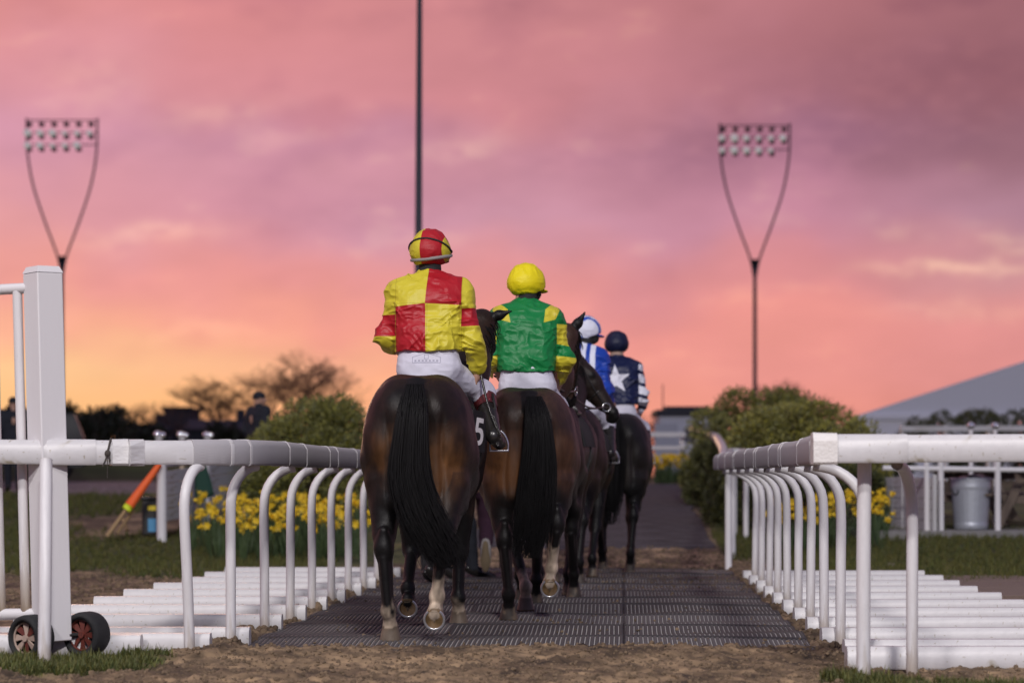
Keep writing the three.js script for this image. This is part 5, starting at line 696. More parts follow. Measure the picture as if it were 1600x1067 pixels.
function bush(name, label, pos, size, n, o = {}) { // lumps of small leaves over a core of stems; size: half width, height, half depth
  const R = rng(o.seed ?? 3), g = thing(name, label, o.cat ?? 'bush', pos, 0, o.group), A = [], N = [], C = [], lumps = [], stems = [];
  for (let i = 0; i < (o.lumps ?? 60); i++) { const d = sphereDir(R); d.y = Math.abs(d.y) * 1.15 - 0.1; const sq = Math.pow(Math.max(Math.abs(d.x), Math.abs(d.y), Math.abs(d.z)), -0.35); lumps.push([V(d.x * sq * size[0] * 0.84, size[1] * 0.14 + Math.max(0, d.y * sq) * size[1] * 0.70, d.z * sq * size[2] * 0.84), 0.155 * Math.min(size[1], 1.9) * (0.75 + 0.6 * R())]); }
  for (let i = 0; i < n; i++) { const [c, r] = lumps[Math.floor(R() * lumps.length)], d = sphereDir(R), rr = r * (0.5 + 0.55 * Math.pow(R(), 0.5)); const p = V(c.x + d.x * rr, Math.max(0.03, c.y + d.y * rr), c.z + d.z * rr); const dir = d.clone().add(sphereDir(R).multiplyScalar(0.7)).add(V(0, 0.35, 0)).normalize(), up = sphereDir(R), t = R(), y = o.tone ?? [0.20, 0.205, 0.05]; leafQuad(A, N, C, p, dir, up, (o.leaf ?? 0.06) * (0.7 + 0.7 * R()), (o.leaf ?? 0.06) * 0.26, [y[0] * (0.55 + 0.9 * t), y[1] * (0.6 + 0.75 * t), y[2] * (0.6 + 0.8 * R())]); }
  part('foliage', geoOf(A, N, C), leafMat, g).userData.kind = 'stuff';
  for (const [c] of lumps) stems.push(tube([V(c.x * 0.1, -0.05, c.z * 0.1), V(c.x * 0.55, c.y * 0.5, c.z * 0.55), c], 0.022, 5, 4, 0.006)); part('stems', merge(stems), barkMat, g);
  // the dark thicket inside, made of crossing twigs
  const tw = []; for (let i = 0; i < 220; i++) { const a = sphereDir(R); a.y = Math.abs(a.y); const p = V(a.x * size[0] * 0.7 * R(), a.y * size[1] * 0.7 * R(), a.z * size[2] * 0.7 * R()), q = p.clone().add(sphereDir(R).multiplyScalar(0.28)); if (q.y > 0) tw.push(tube([p, q], 0.008, 1, 3, 0.003)); } part('twigs', merge(tw), barkMat, g).userData.kind = 'stuff';
  return g;
}
const on = (x, d, dy = 0) => [x, H(x, d) + dy, -d];
bush('clipped_bush', 'rounded green bush behind the daffodils on the left of the horses', on(X(515, 33), 33), [1.15, 1.75, 0.9], 30000, { seed: 21 });
bush('clipped_bush', 'lower spread of the green bush beside the standing onlooker', on(X(430, 34.5), 34.5), [0.55, 1.32, 0.6], 14000, { seed: 22 });
bush('clipped_bush', 'green bush directly behind the nearest horse and rider', on(X(625, 35.5), 35.5), [0.75, 1.6, 0.8], 14000, { seed: 23 });
bush('clipped_bush', 'broad green bush in front, right of the path', on(X(1258, 33.5), 33.5), [1.2, 1.68, 0.9], 32000, { seed: 24, tone: [0.25, 0.245, 0.06] });
bush('clipped_bush', 'taller rounded bush behind the broad one, right of the path', on(X(1185, 39), 39), [1.25, 1.9, 1.0], 30000, { seed: 25 });
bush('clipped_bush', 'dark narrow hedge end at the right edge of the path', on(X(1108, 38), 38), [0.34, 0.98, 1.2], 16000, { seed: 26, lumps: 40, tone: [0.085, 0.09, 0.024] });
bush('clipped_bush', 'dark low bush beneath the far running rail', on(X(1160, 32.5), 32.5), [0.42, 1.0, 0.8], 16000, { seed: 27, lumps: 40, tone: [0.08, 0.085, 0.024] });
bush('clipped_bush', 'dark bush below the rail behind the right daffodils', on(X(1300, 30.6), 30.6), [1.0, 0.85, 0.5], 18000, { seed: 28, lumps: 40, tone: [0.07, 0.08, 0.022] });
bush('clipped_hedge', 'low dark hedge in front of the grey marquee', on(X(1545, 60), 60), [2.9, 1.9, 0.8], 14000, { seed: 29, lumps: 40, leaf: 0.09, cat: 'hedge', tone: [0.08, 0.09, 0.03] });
// grass
const bladeMat = mat([1, 1, 1], 0.7, { vertexColors: true, transmission: 0.2 });
function tuftGeo(seed, h, n) { const R = rng(seed), A = [], N = [], C = []; for (let i = 0; i < n; i++) { const a = R() * 6.28, r = 0.02 * R(), p = V(Math.cos(a) * r, -0.006, Math.sin(a) * r), b = R() * 6.28, lean = 0.25 + 0.75 * R(), dir = V(Math.cos(b) * lean, 1, Math.sin(b) * lean).normalize(), t = R(); leafQuad(A, N, C, p, dir, V(Math.cos(b), -0.3, Math.sin(b)).normalize(), h * (0.6 + 0.7 * R()), 0.0028, [0.042 + 0.065 * t, 0.068 + 0.04 * t, 0.014]); } return geoOf(A, N, C); }
function scatter(name, label, geo, material, list, kind = 'stuff') { const m = new THREE.InstancedMesh(geo, material, list.length), M4 = new THREE.Matrix4(), q = new THREE.Quaternion(); list.forEach(([p, yaw, s, c], i) => { M4.compose(p, q.setFromEuler(new THREE.Euler(yaw[0], yaw[1], yaw[2])), s); m.setMatrixAt(i, M4); if (c) m.setColorAt(i, c); }); m.name = numbered(name); m.castShadow = m.receiveShadow = true; scene.add(m); return tag(m, label, undefined, undefined, kind); }
{
  const R = rng(77), near = [], far = [];
  const put = (L, x0, x1, d0, d1, n, sc, min = 0.35) => { for (let i = 0; i < n; i++) { const x = lerp(x0, x1, R()), d = lerp(d0, d1, R()), s = matS(x, d); if (nearGrass(x, d) < min + 0.5 * R() || (s > -0.1 && s < 3.3 && d > 12)) continue; const k = sc * (0.6 + 0.8 * R()), t = 0.75 + 0.5 * R(); L.push([V(x, groundY(x, d), -d), [0.2 * (R() - 0.5), R() * 6.28, 0.2 * (R() - 0.5)], V(k, k * (0.7 + 0.6 * R()), k), new THREE.Color(t * (0.9 + 0.3 * R()), t, t)]); } };
  put(near, -4, -1.75, 11.2, 12.4, 5200, 0.95, 0.15); put(near, 1.3, 4, 9.9, 11.4, 4200, 0.8, 0.2); put(near, 1.4, 1.85, 10.6, 11.2, 260, 1.1, 0.1);
  put(far, -8.5, -2, 21, 31, 9000, 1.15, 0.2); put(far, 2.4, 6.5, 19, 30, 9000, 1.15, 0.2); put(far, -12, -2.4, 31, 41, 4500, 1.7, 0.2); put(far, 2.2, 3.4, 26, 38, 1200, 1.2, 0.2);
  scatter('grass', 'short grass growing at the feet of the near rails', tuftGeo(1, 0.05, 9), bladeMat, near); scatter('grass', 'worn lawn grass beyond the rails', tuftGeo(2, 0.055, 10), bladeMat, far);
  // clods of sandy soil in the foreground and along the posts
  const cg = new THREE.IcosahedronGeometry(1, 1); { const p = cg.attributes.position; for (let i = 0; i < p.count; i++) { const k = 1 + 0.35 * noise(p.getX(i) * 1.7, p.getY(i) * 1.7, p.getZ(i) * 1.7); p.setXYZ(i, p.getX(i) * k, p.getY(i) * k * 0.75, p.getZ(i) * k); } cg.computeVertexNormals(); }
  const cl = [], add = (x, d, r) => { const t = 0.6 + 0.6 * R(); cl.push([V(x, groundY(x, d) + r * 0.15, -d), [R() * 3, R() * 6, R() * 3], V(r, r, r), new THREE.Color(0.155 * t, 0.107 * t, 0.066 * t)]); };
  for (let i = 0; i < 9000; i++) add(lerp(-2.6, 2.6, R()), lerp(10.6, 12.6, R()), 0.003 + 0.012 * R() * R());
  for (let i = 0; i < 2600; i++) { const d = lerp(12.4, 22.5, R()), left = R() < 0.5; add(left ? -1.53 + 0.0483 * (d - 12.3) - 0.02 - 0.22 * R() : -1.53 + 0.0483 * (d - 12.3) + 3.21 + 0.28 * R(), d, 0.008 + 0.026 * R() * R()); }
  for (let i = 0; i < 1800; i++) add(lerp(-0.9, 3.4, R()), lerp(23.3, 28.2, R()), 0.008 + 0.02 * R() * R());
  for (let i = 0; i < 1400; i++) add(lerp(-6, -2.1, R()), lerp(16, 23, R()), 0.01 + 0.03 * R() * R());
  for (let i = 0; i < 500; i++) add(lerp(2.4, 4.6, R()), lerp(19, 26, R()), 0.01 + 0.035 * R() * R());
  for (let i = 0; i < 3000; i++) { const d = i % 3 ? lerp(19, 23.3, R()) : lerp(12.4, 22, R()); const x = -1.53 + 0.0483 * (d - 12.3) + 3.19 * R(), r = 0.004 + 0.009 * R() * R(), t = 0.6 + 0.7 * R(); cl.push([V(x, 0.034, -d), [R() * 3, R() * 6, R() * 3], V(r, r * 0.6, r), new THREE.Color(0.14 * t, 0.10 * t, 0.065 * t)]); }
  scatter('soil_clods', 'crumbled sandy soil along the front of the mats and the rail posts', cg, mat([1, 1, 1], 0.95), cl);
}
// daffodils
const petalMat = mat([0.86, 0.60, 0.02], 0.6, { transmission: 0.2 }), stalkMat = mat([0.055, 0.095, 0.03], 0.6);
const flowerGeo = (() => { const L = []; for (let i = 0; i < 6; i++) { const s = new THREE.Shape(); s.moveTo(0, 0); s.quadraticCurveTo(0.017, 0.016, 0, 0.042); s.quadraticCurveTo(-0.017, 0.016, 0, 0); const q = new THREE.ExtrudeGeometry(s, { depth: 0.0015, bevelEnabled: false, curveSegments: 4 }); q.rotateX(-0.25).rotateZ(i * Math.PI / 3); L.push(q); } L.push(new THREE.CylinderGeometry(0.017, 0.011, 0.032, 10, 1, true).rotateX(Math.PI / 2).translate(0, 0, 0.016)); return merge(L); })();
function daffodils(n, label, group, place, seed) {
  const R = rng(seed);
  for (let i = 0; i < n; i++) { const [x, d, heads] = place(R), g = thing('daffodil_clump', label, 'daffodils', on(x, d), R() * 6, group), st = []; const fl = [];
    for (let k = 0; k < heads; k++) { const a = R() * 6.28, r = 0.03 + 0.14 * R(), h = 0.34 + 0.26 * R(), top = V(Math.cos(a) * r * 1.5, h, Math.sin(a) * r * 1.5); st.push(tube([V(Math.cos(a) * r * 0.5, -0.02, Math.sin(a) * r * 0.5), V(Math.cos(a) * r, h * 0.6, Math.sin(a) * r), top], 0.004, 5, 4)); fl.push([top, R]); }
    const A = [], N = [], C = []; for (let k = 0; k < 26; k++) { const a = R() * 6.28, r = 0.15 * R(), t = R(); leafQuad(A, N, C, V(Math.cos(a) * r, -0.02, Math.sin(a) * r), V(Math.cos(a) * 0.35 * R(), 1, Math.sin(a) * 0.35 * R()).normalize(), V(Math.cos(a), 0, Math.sin(a)), 0.24 + 0.2 * R(), 0.008, [0.04 + 0.02 * t, 0.075 + 0.02 * t, 0.026]); }
    part('stalks', merge(st), stalkMat, g).userData.kind = 'stuff'; part('leaves', geoOf(A, N, C), leafMat, g);
    for (const [top] of fl) { const m = part('flower', flowerGeo, petalMat, g); m.position.copy(top); const s = 1.1 + 0.35 * R(); m.scale.set(s, s, s); const yaw = R() * 6.28; m.rotation.set(0.15 - 0.35 * R(), yaw, R() * 6, 'YXZ'); }
  }
}
daffodils(66, 'daffodil clump in the bed behind the left running rail', 'daffodils behind the left rail', (R) => { const px = lerp(288, 566, R()), d = 26.0 + 4.6 * R(); return [X(px, d), d, 3 + Math.floor(R() * 3)]; }, 31);
daffodils(26, 'daffodil clump in the bed behind the right running rail', 'daffodils behind the right rail', (R) => { const px = lerp(1200, 1385, R()), d = 27 + 2.4 * R(); return [X(px, d), d, 3 + Math.floor(R() * 4)]; }, 32);
daffodils(22, 'daffodil clump at the far end of the path', 'daffodils at the end of the path', (R) => { const px = lerp(985, 1078, R()), d = 46.1 + 0.7 * R(); return [X(px, d), d, 4 + Math.floor(R() * 4)]; }, 33);
// trees without leaves
function bareTree(seed, h, spread, dense) {
  const R = rng(seed), T = [], W = []; const grow = (p, dir, len, r, lv) => { const q = p.clone().addScaledVector(dir, len), m = p.clone().lerp(q, 0.5).add(V((R() - 0.5) * len * 0.14, 0, (R() - 0.5) * len * 0.14)); (lv < 2 ? T : W).push(tube([p, m, q], r, lv < 4 ? 3 : 2, lv < 3 ? 5 : 3, r * 0.62)); if (lv >= dense) return; const k = lv === 0 ? 6 : lv < 5 ? 4 : 3; for (let i = 0; i < k; i++) { const t = lv === 0 ? 0.45 + 0.55 * (i + 1) / k : 0.35 + 0.65 * R(), a = i / k * 6.28 + R() * 1.5, out = spread * (0.7 + 0.5 * R()), side = V(Math.cos(a), 0, Math.sin(a)), nd = dir.clone().multiplyScalar(0.75).addScaledVector(side, out).add(V(0, 0.18, 0)).normalize(); grow(p.clone().lerp(q, t), nd, len * (0.52 + 0.22 * R()), r * 0.54, lv + 1); } };
  grow(V(0, -0.2, 0), V(0, 1, 0), h * 0.36, h * 0.0125, 0); return [merge(T), merge(W)];
}
const twigMat = mat([0.14, 0.075, 0.05], 0.9);
{
  const variants = [bareTree(5, 10, 1.0, 6), bareTree(8, 10, 1.1, 6), bareTree(13, 10, 0.9, 6)];
  const list = [['wide leafless tree behind the standing onlooker', 452, 150, 10.0, 0], ['leafless tree at the left of the onlooker, behind the dark roof', 345, 160, 9.4, 1], ['small leafless tree above the orange marker stakes', 232, 140, 5.6, 2], ['leafless tree right of the wide one, above the green bush', 495, 165, 9.2, 2], ['leafless tree left of the white cabin', 1012, 150, 5.6, 1], ['leafless tree peeping over the tall bush on the right', 1240, 120, 6.2, 0], ['small leafless tree in front of the marquee gable\u2019s low end', 1362, 170, 5.0, 2], ['leafless tree behind the green jacketed rider\u2019s horse', 880, 170, 5.2, 0]];
  for (const [label, px, d, h, v] of list) { const t = thing('bare_tree', label, 'tree', [X(px, d), H(0, d) - 0.1, -d], v * 2 + px, 'leafless trees on the skyline'); t.scale.setScalar(h / 8.0); part('trunk', variants[v][0], twigMat, t); part('crown', variants[v][1], twigMat, t); }
}
// dark evergreens on the skyline at the left
function evergreen(label, px, d, h, w, seed) { const R = rng(seed), g = thing('evergreen_tree', label, 'tree', [X(px, d), H(0, d) - 0.1, -d], 0, 'dark trees on the skyline'), A = [], N = [], C = [], br = []; const lumps = []; for (let i = 0; i < 13; i++) { const a = R() * 6.28, y = h * (0.12 + 0.82 * R()), r = w * (0.25 + 0.6 * R()) * (1.15 - y / h * 0.6); lumps.push([V(Math.cos(a) * r, y, Math.sin(a) * r), w * (0.22 + 0.2 * R())]); br.push(tube([V(0, y * 0.6, 0), lumps[i][0]], h * 0.012, 3, 4, h * 0.005)); }
  for (let i = 0; i < 2300; i++) { const [c, r] = lumps[Math.floor(R() * 13)], p = c.clone().add(sphereDir(R).multiplyScalar(r * Math.pow(R(), 0.4))), t = R(); leafQuad(A, N, C, p, sphereDir(R), sphereDir(R), 0.3, 0.09, [0.02 + 0.015 * t, 0.024 + 0.015 * t, 0.012]); }
  part('trunk', merge([tube([V(0, -0.2, 0), V(0.1, h * 0.8, 0)], h * 0.028, 4, 6, h * 0.01), ...br]), barkMat, g); part('crown', geoOf(A, N, C), leafMat, g).userData.kind = 'stuff'; }
evergreen('dark evergreen right of the tall gate post', 118, 120, 3.9, 1.9, 41); evergreen('dark ragged evergreen left of the orange marker stakes', 152, 125, 4.2, 1.8, 42); evergreen('dark evergreen above the orange marker stakes', 188, 118, 3.6, 1.7, 43); evergreen('low dark evergreen left of the dark square house', 222, 115, 2.7, 1.7, 44); evergreen('dark evergreen behind the pipes of the tall gate', 40, 120, 4.0, 1.9, 45); evergreen('dark low evergreen right of the dark square house', 345, 130, 2.9, 1.9, 46); evergreen('dark low evergreen beside the wide leafless tree', 395, 130, 3.0, 2.0, 47);
// ------------------------------------------------------------------ masts, buildings and the small things beside the rails
const board = mat([0.66, 0.65, 0.66], 0.7, { map: TEX.scuff });
const mastMat = mat([0.055, 0.06, 0.075], 0.55), mastDark = mat([0.012, 0.012, 0.014], 0.6), glowReflMat = mat([0.85, 0.84, 0.8], 0.4, { emissive: new THREE.Color(0.26, 0.245, 0.22) });  // reflector bowls: light caught from lamps is put into the material as faint emission
const lampLit = new THREE.MeshStandardMaterial({ color: 0x222222, emissive: new THREE.Color(1, 0.96, 0.92), emissiveIntensity: 6 });
function forkMast(label, pos, turn, k, lit) { // a pole that forks into two bowed arms carrying a rack of lamps
  const g = thing('floodlight_mast', label, 'floodlight', pos, turn, 'forked floodlight masts'), s = k;
  part('pole', tube([V(0, H(pos[0], Math.max(0, -pos[2])) - pos[1] - 0.3, 0), V(0, 9.0 * s, 0)], 0.17 * s, 6, 12, 0.13 * s), mastMat, g); part('collar', new THREE.CylinderGeometry(0.30 * s, 0.2 * s, 0.4 * s, 12).translate(0, 9.1 * s, 0), mastDark, g);
  for (const q of [-1, 1]) part('fork_arm', tube([V(q * 0.05 * s, 8.0 * s, 0), V(q * 0.28 * s, 9.2 * s, 0), V(q * 1.15 * s, 11.6 * s, 0), V(q * 2.0 * s, 14.2 * s, 0), V(q * 2.4 * s, 16.5 * s, 0), V(q * 2.46 * s, 18.9 * s, 0)], 0.075 * s, 26, 8), mastMat, g);
  for (const y of [18.75, 17.9, 17.05]) part('cross_bar', tube([V(-2.45 * s, y * s, 0), V(2.45 * s, y * s, 0)], 0.045 * s, 2, 6), mastMat, g);
  const bowl = new THREE.LatheGeometry([[0.02, -0.26], [0.2, -0.2], [0.31, -0.02], [0.36, 0.16]].map(([a, b]) => new THREE.Vector2(a * s, b * s)), 14), box = bx(0.34 * s, 0.30 * s, 0.4 * s, 0, 0, 0, 0.05 * s), disc = new THREE.CircleGeometry(0.33 * s, 18);
  for (let r = 0; r < 3; r++) for (let c = 0; c < (r === 2 ? 5 : 6); c++) {
    const h = part('lamp', box, mastDark, g); h.position.set((-2.25 + c * 0.86) * s, (18.45 - r * 0.86) * s, 0.1 * s);
    if (r || lit) { const b = part('reflector', bowl, glowReflMat, h); b.rotation.set(lit ? 2.25 : -0.9, 0, 0); b.rotation.order = 'YXZ'; b.rotation.y = lit ? 0 : -0.5 + 0.12 * ((c * 7 + r * 3) % 5); b.position.set(lit ? 0 : -0.13 * s, lit ? 0 : 0.2 * s, 0.2 * s * (lit ? -1 : 1)); if (!lit) b.scale.setScalar(0.5 + 0.3 * hash3(c * 3 + r, Math.round(pos[0]), 7)); if (lit) { const e = part('glowing_lamp', disc, lampLit, h); e.position.set(0, -0.1 * s, 0.32 * s); e.lookAt; e.rotation.x = 0.5; e.userData.kind = undefined; } }
  }
  return g;
}
const fm = (px, pyJoint, pyTop, d, label, turn) => { const s = (pyJoint - pyTop) / FOC * d / (18.75 - 9.1), y = Yp(pyJoint, d); forkMast(label, [X(px, d), y - 9.1 * s, -d], turn, s, false); };
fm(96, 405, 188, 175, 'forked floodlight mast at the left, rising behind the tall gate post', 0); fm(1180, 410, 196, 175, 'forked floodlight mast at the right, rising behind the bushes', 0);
for (const [F, l] of [[FLOOD, 'right'], [FLOOD2, 'left']]) { const a = Math.atan2(F.x - FLOOD_AIM.x, F.z - FLOOD_AIM.z); forkMast(`lit forked floodlight mast standing behind the camera on the ${l}`, [F.x + Math.sin(a) * 0.9, F.y - 17.9 * 1.06, F.z + Math.cos(a) * 0.9], Math.PI + a, 1.06, true); }
{ const d = 62, x = X(652, d), g = thing('lighting_column', 'tall plain dark lighting column rising behind the nearest rider', 'lamp post', [x, H(x, d), -d]);
  part('column', tube([V(0, -0.2, 0), V(0.06, 13.3, 0)], 0.125, 8, 14, 0.075), mastMat, g); part('bracket', tube([V(0.06, 13.16, 0), V(0.32, 13.2, 0)], 0.035, 3, 8), mastDark, g); part('lamp_head', bx(0.3, 0.09, 0.2, 0.42, 13.22, 0, 0.03), board, g); }
{ // marquee: gable end towards us, apex beyond the right edge
  const d = 85, g = thing('marquee', 'large pale grey marquee with a low pitched roof', 'marquee', [X(1345, d), H(0, d), -d], -0.15), xl = 0, ye = Yp(650, d) - H(0, d), sl = (650 - 565) / (1600 - 1345) * 0.97, xa = xl + 11.5, ya = ye + 11.5 * sl;
  const canvas = mat([0.84, 0.85, 0.88], 0.75, { bumpMap: TEX.cloth, bumpScale: 0.01 }), wallM = mat([0.88, 0.88, 0.90], 0.7);
  const n = 8; for (let i = 0; i < n; i++) { const a = xl + (i / n) * 23, b = xl + ((i + 1) / n) * 23 - 0.002, top = (x) => x < xa ? ye + (x - xl) * sl : ya - (x - xa) * sl, s = new THREE.Shape(); s.moveTo(a, ye); s.lineTo(b, ye); s.lineTo(b, top(b)); if (a < xa && b > xa) s.lineTo(xa, ya); s.lineTo(a, Math.max(top(a), ye + 0.001)); s.closePath(); part('gable_panel', new THREE.ExtrudeGeometry(s, { depth: 0.08, bevelEnabled: false }), canvas, g); }
  for (let i = 0; i < 8; i++) part('wall_panel', bx(23 / 8 - 0.06, ye - 0.1, 0.08, xl + (i + 0.5) * 23 / 8, (ye - 0.1) / 2, 0.03), wallM, g);
  part('eave_beam', bx(23.3, 0.18, 0.2, xl + 11.5, ye - 0.05, 0.12), wallM, g);
  for (const q of [0, 1]) { const s = new THREE.Shape(), x0 = q ? xl + 23.3 : xl - 0.3, y0 = ye - 0.3 * sl; s.moveTo(x0, y0); s.lineTo(xa, ya); s.lineTo(xa, ya - 0.05); s.lineTo(x0, y0 - 0.05); s.closePath(); part('roof', new THREE.ExtrudeGeometry(s, { depth: 25, bevelEnabled: false }).translate(0, 0.06, -25.02), canvas, g); }
  part('side_wall', bx(0.08, ye - 0.1, 24, xl + 0.02, (ye - 0.1) / 2, -12.1), wallM, g);
}
{ // white cabin beyond the end of the path
  const d = 72, g = thing('cabin', 'white cabin with a dark roof and a window beyond the path', 'cabin', [X(1072, d), H(3, d), -d]), h = Yp(640, d) - H(3, d), wl = mat([0.52, 0.53, 0.60], 0.8);
  part('wall', bx(2.0, h - 0.2, 2.4, 0.1, (h - 0.2) / 2, 0), wl, g); part('roof', merge([bx(2.2, 0.16, 2.8, 0.1, h - 0.12, 0), bx(1.3, 0.12, 1.6, -0.05, h + 0.02, 0)]), mat([0.03, 0.03, 0.04], 0.8), g);
  const w = part('window', bx(0.95, 0.5, 0.06, 0.3, h * 0.62, 1.21), mat([0.5, 0.5, 0.55], 0.6), g); part('pane', bx(0.5, 0.42, 0.03, 0.52, h * 0.62, 1.235), mat([0.02, 0.022, 0.03], 0.1), w); part('pane', bx(0.36, 0.42, 0.03, 0.03, h * 0.62, 1.236), mat([0.10, 0.10, 0.12], 0.1), w);
  part('door', bx(0.7, h * 0.78, 0.06, -0.7, h * 0.4, 1.22), mat([0.40, 0.41, 0.47], 0.7), g);
  const a = solid('radio_aerial', tube([V(X(1036, 90), H(3, 90), -90), V(X(1036, 90), Yp(600, 90), -90)], 0.04, 3, 6, 0.02), mastMat, 'thin aerial pole standing beside the white cabin', 'aerial');
}
function house(label, px0, px1, pyTop, pyEave, d, roofed, col) { const x0 = X(px0, d), x1 = X(px1, d), g = thing('house', label, 'house', [(x0 + x1) / 2, H(0, d), -d], 0, 'dark houses on the skyline'), w = x1 - x0, e = Yp(pyEave, d) - H(0, d), t = Yp(pyTop, d) - H(0, d); part('wall', bx(w, e, 5, 0, e / 2, 0), col, g); if (roofed) { const s = new THREE.Shape(); s.moveTo(-3, 0); s.lineTo(0, t - e); s.lineTo(3, 0); s.closePath(); part('roof', new THREE.ExtrudeGeometry(s, { depth: w + 0.4, bevelEnabled: false }).rotateY(Math.PI / 2).translate(-w / 2 - 0.2, e, 0), mat([0.035, 0.04, 0.055], 0.8), g); part('chimney', bx(0.5, 1.0, 0.5, w * 0.3, t + 0.15, 0), col, g); } else part('roof', bx(w + 0.2, 0.25, 5.3, 0, e + 0.1, 0), mat([0.02, 0.02, 0.024], 0.8), g);
  for (let i = 0; i < 3; i++) part('window', bx(w * 0.14, e * 0.22, 0.06, (i - 1) * w * 0.3, e * 0.62, 2.53), mat([0.03, 0.033, 0.04], 0.15), g); }
const dkWall = mat([0.045, 0.045, 0.055], 0.85);
house('dark square flat-roofed house on the left skyline', 264, 304, 640, 643, 150, false, dkWall); house('long low dark house right of the square one', 300, 395, 656, 672, 145, true, dkWall); house('grey low house left of the square one', 196, 262, 664, 676, 140, true, mat([0.10, 0.095, 0.11], 0.85));
{ // parked dark vehicle partly behind the gate
  const d = 58, x = X(6, d), g = thing('parked_car', 'dark off-road car parked on the gravel behind the tall gate', 'car', [x, H(x, d), -d], 0.15), paintM = mat([0.012, 0.013, 0.015], 0.5), glass = mat([0.02, 0.022, 0.026], 0.06);
  const sec = (z, w, y0, y1) => [[-w, y0], [w, y0], [w, y1 * 0.7 + y0 * 0.3], [w * 0.93, y1], [-w * 0.93, y1], [-w, y1 * 0.7 + y0 * 0.3]].map(([a, b]) => V(z, b, a));
  part('body', toCreasedNormals(loft([sec(-2.1, 0.8, 0.5, 0.95), sec(-2.0, 0.86, 0.4, 1.0), sec(-0.9, 0.88, 0.36, 1.06), sec(1.9, 0.88, 0.36, 1.06), sec(2.05, 0.84, 0.45, 1.0)]).toNonIndexed(), 0.6), paintM, g);
  part('cabin_roof', toCreasedNormals(loft([sec(-1.0, 0.8, 1.05, 1.08), sec(-0.45, 0.74, 1.05, 1.66), sec(1.75, 0.74, 1.05, 1.7), sec(1.98, 0.78, 1.04, 1.1)]).toNonIndexed(), 0.6), paintM, g);
  for (const s of [-1, 1]) { part('side_window', bx(1.0, 0.42, 0.02, 0.1, 1.36, s * 0.765, 0.008), glass, g); part('side_window', bx(0.75, 0.42, 0.02, 1.1, 1.36, s * 0.765, 0.008), glass, g); part('headlight', bx(0.05, 0.16, 0.28, -2.1, 0.78, s * 0.6, 0.02), mat([0.6, 0.6, 0.6], 0.1), g); part('tail_light', bx(0.05, 0.3, 0.14, 2.04, 0.85, s * 0.74, 0.02), mat([0.35, 0.02, 0.015], 0.2), g);
    for (const q of [-1.35, 1.3]) { const w = new THREE.Group(); w.name = 'wheel'; w.position.set(q, 0.36, s * 0.8); g.add(w); part('tyre', new THREE.TorusGeometry(0.27, 0.1, 10, 24), M.blackMatt, w); part('rim', new THREE.CylinderGeometry(0.19, 0.19, 0.14, 18).rotateX(Math.PI / 2), mat([0.2, 0.2, 0.21], 0.35, { metalness: 0.8 }), w); } }
  part('windscreen', boxBetween(V(-0.97, 1.1, 0), V(-0.5, 1.62, 0), 1.35, 0.02, 0.008), glass, g);
}

// ------------------------------------------------ left: white boarded bay with glass-ball lamps, stakes, box

{ const g = thing('boarded_fence', 'white boarded fence with pipe rail behind the left daffodils', 'fence'), P = (px, d, y) => V(X(px, d), H(X(px, d), d) + y, -d), a = [258, 29], b = [385, 33.5];
  part('post', tube([P(a[0] - 6, a[1], -0.05), P(a[0] - 6, a[1], 1.0)], 0.062, 3, 12), M.post, g); part('post', tube([P(321, 31, -0.05), P(321, 31, 1.0)], 0.055, 3, 12), M.post, g); part('post', tube([P(b[0], b[1], -0.05), P(b[0], b[1], 1.0)], 0.055, 3, 12), M.post, g);
  part('top_pipe', tube([P(a[0] - 6, a[1], 0.97), P(321, 31, 0.97), P(b[0], b[1], 0.97)], 0.045, 10, 10), M.post, g);
  for (let r = 0; r < 4; r++) for (let s = 0; s < 2; s++) { const [p0, d0] = s ? [323, 31.05] : [a[0], a[1]], [p1, d1] = s ? b : [320, 30.95]; part('plank', boxBetween(P(p0, d0, 0.33 + r * 0.16), P(p1, d1, 0.33 + r * 0.16), 0.025, 0.15, 0.004), board, g); }
  solid('green_cloth', (() => { const rings = []; const c = [X(312, 29.6), H(-4, 29.6)]; for (let i = 0; i <= 8; i++) { const t = i / 8, ring = []; for (let j = 0; j < 14; j++) { const q = j / 14 * Math.PI * 2; ring.push(V(c[0] - 0.02 + t * 0.06 + Math.cos(q) * (0.06 + 0.055 * t) * (1 + 0.18 * Math.sin(q * 4 + t * 3)), c[1] + 0.98 - t * 0.48 + 0.06 * Math.cos(q) * t, -29.75 + Math.sin(q) * 0.05 * (1 + 0.3 * Math.sin(q * 3)))); } rings.push(ring); } return loft(rings); })(), mat([0.010, 0.045, 0.030], 0.85), 'dark green cloth hung over the white boarded fence', 'cloth'); }
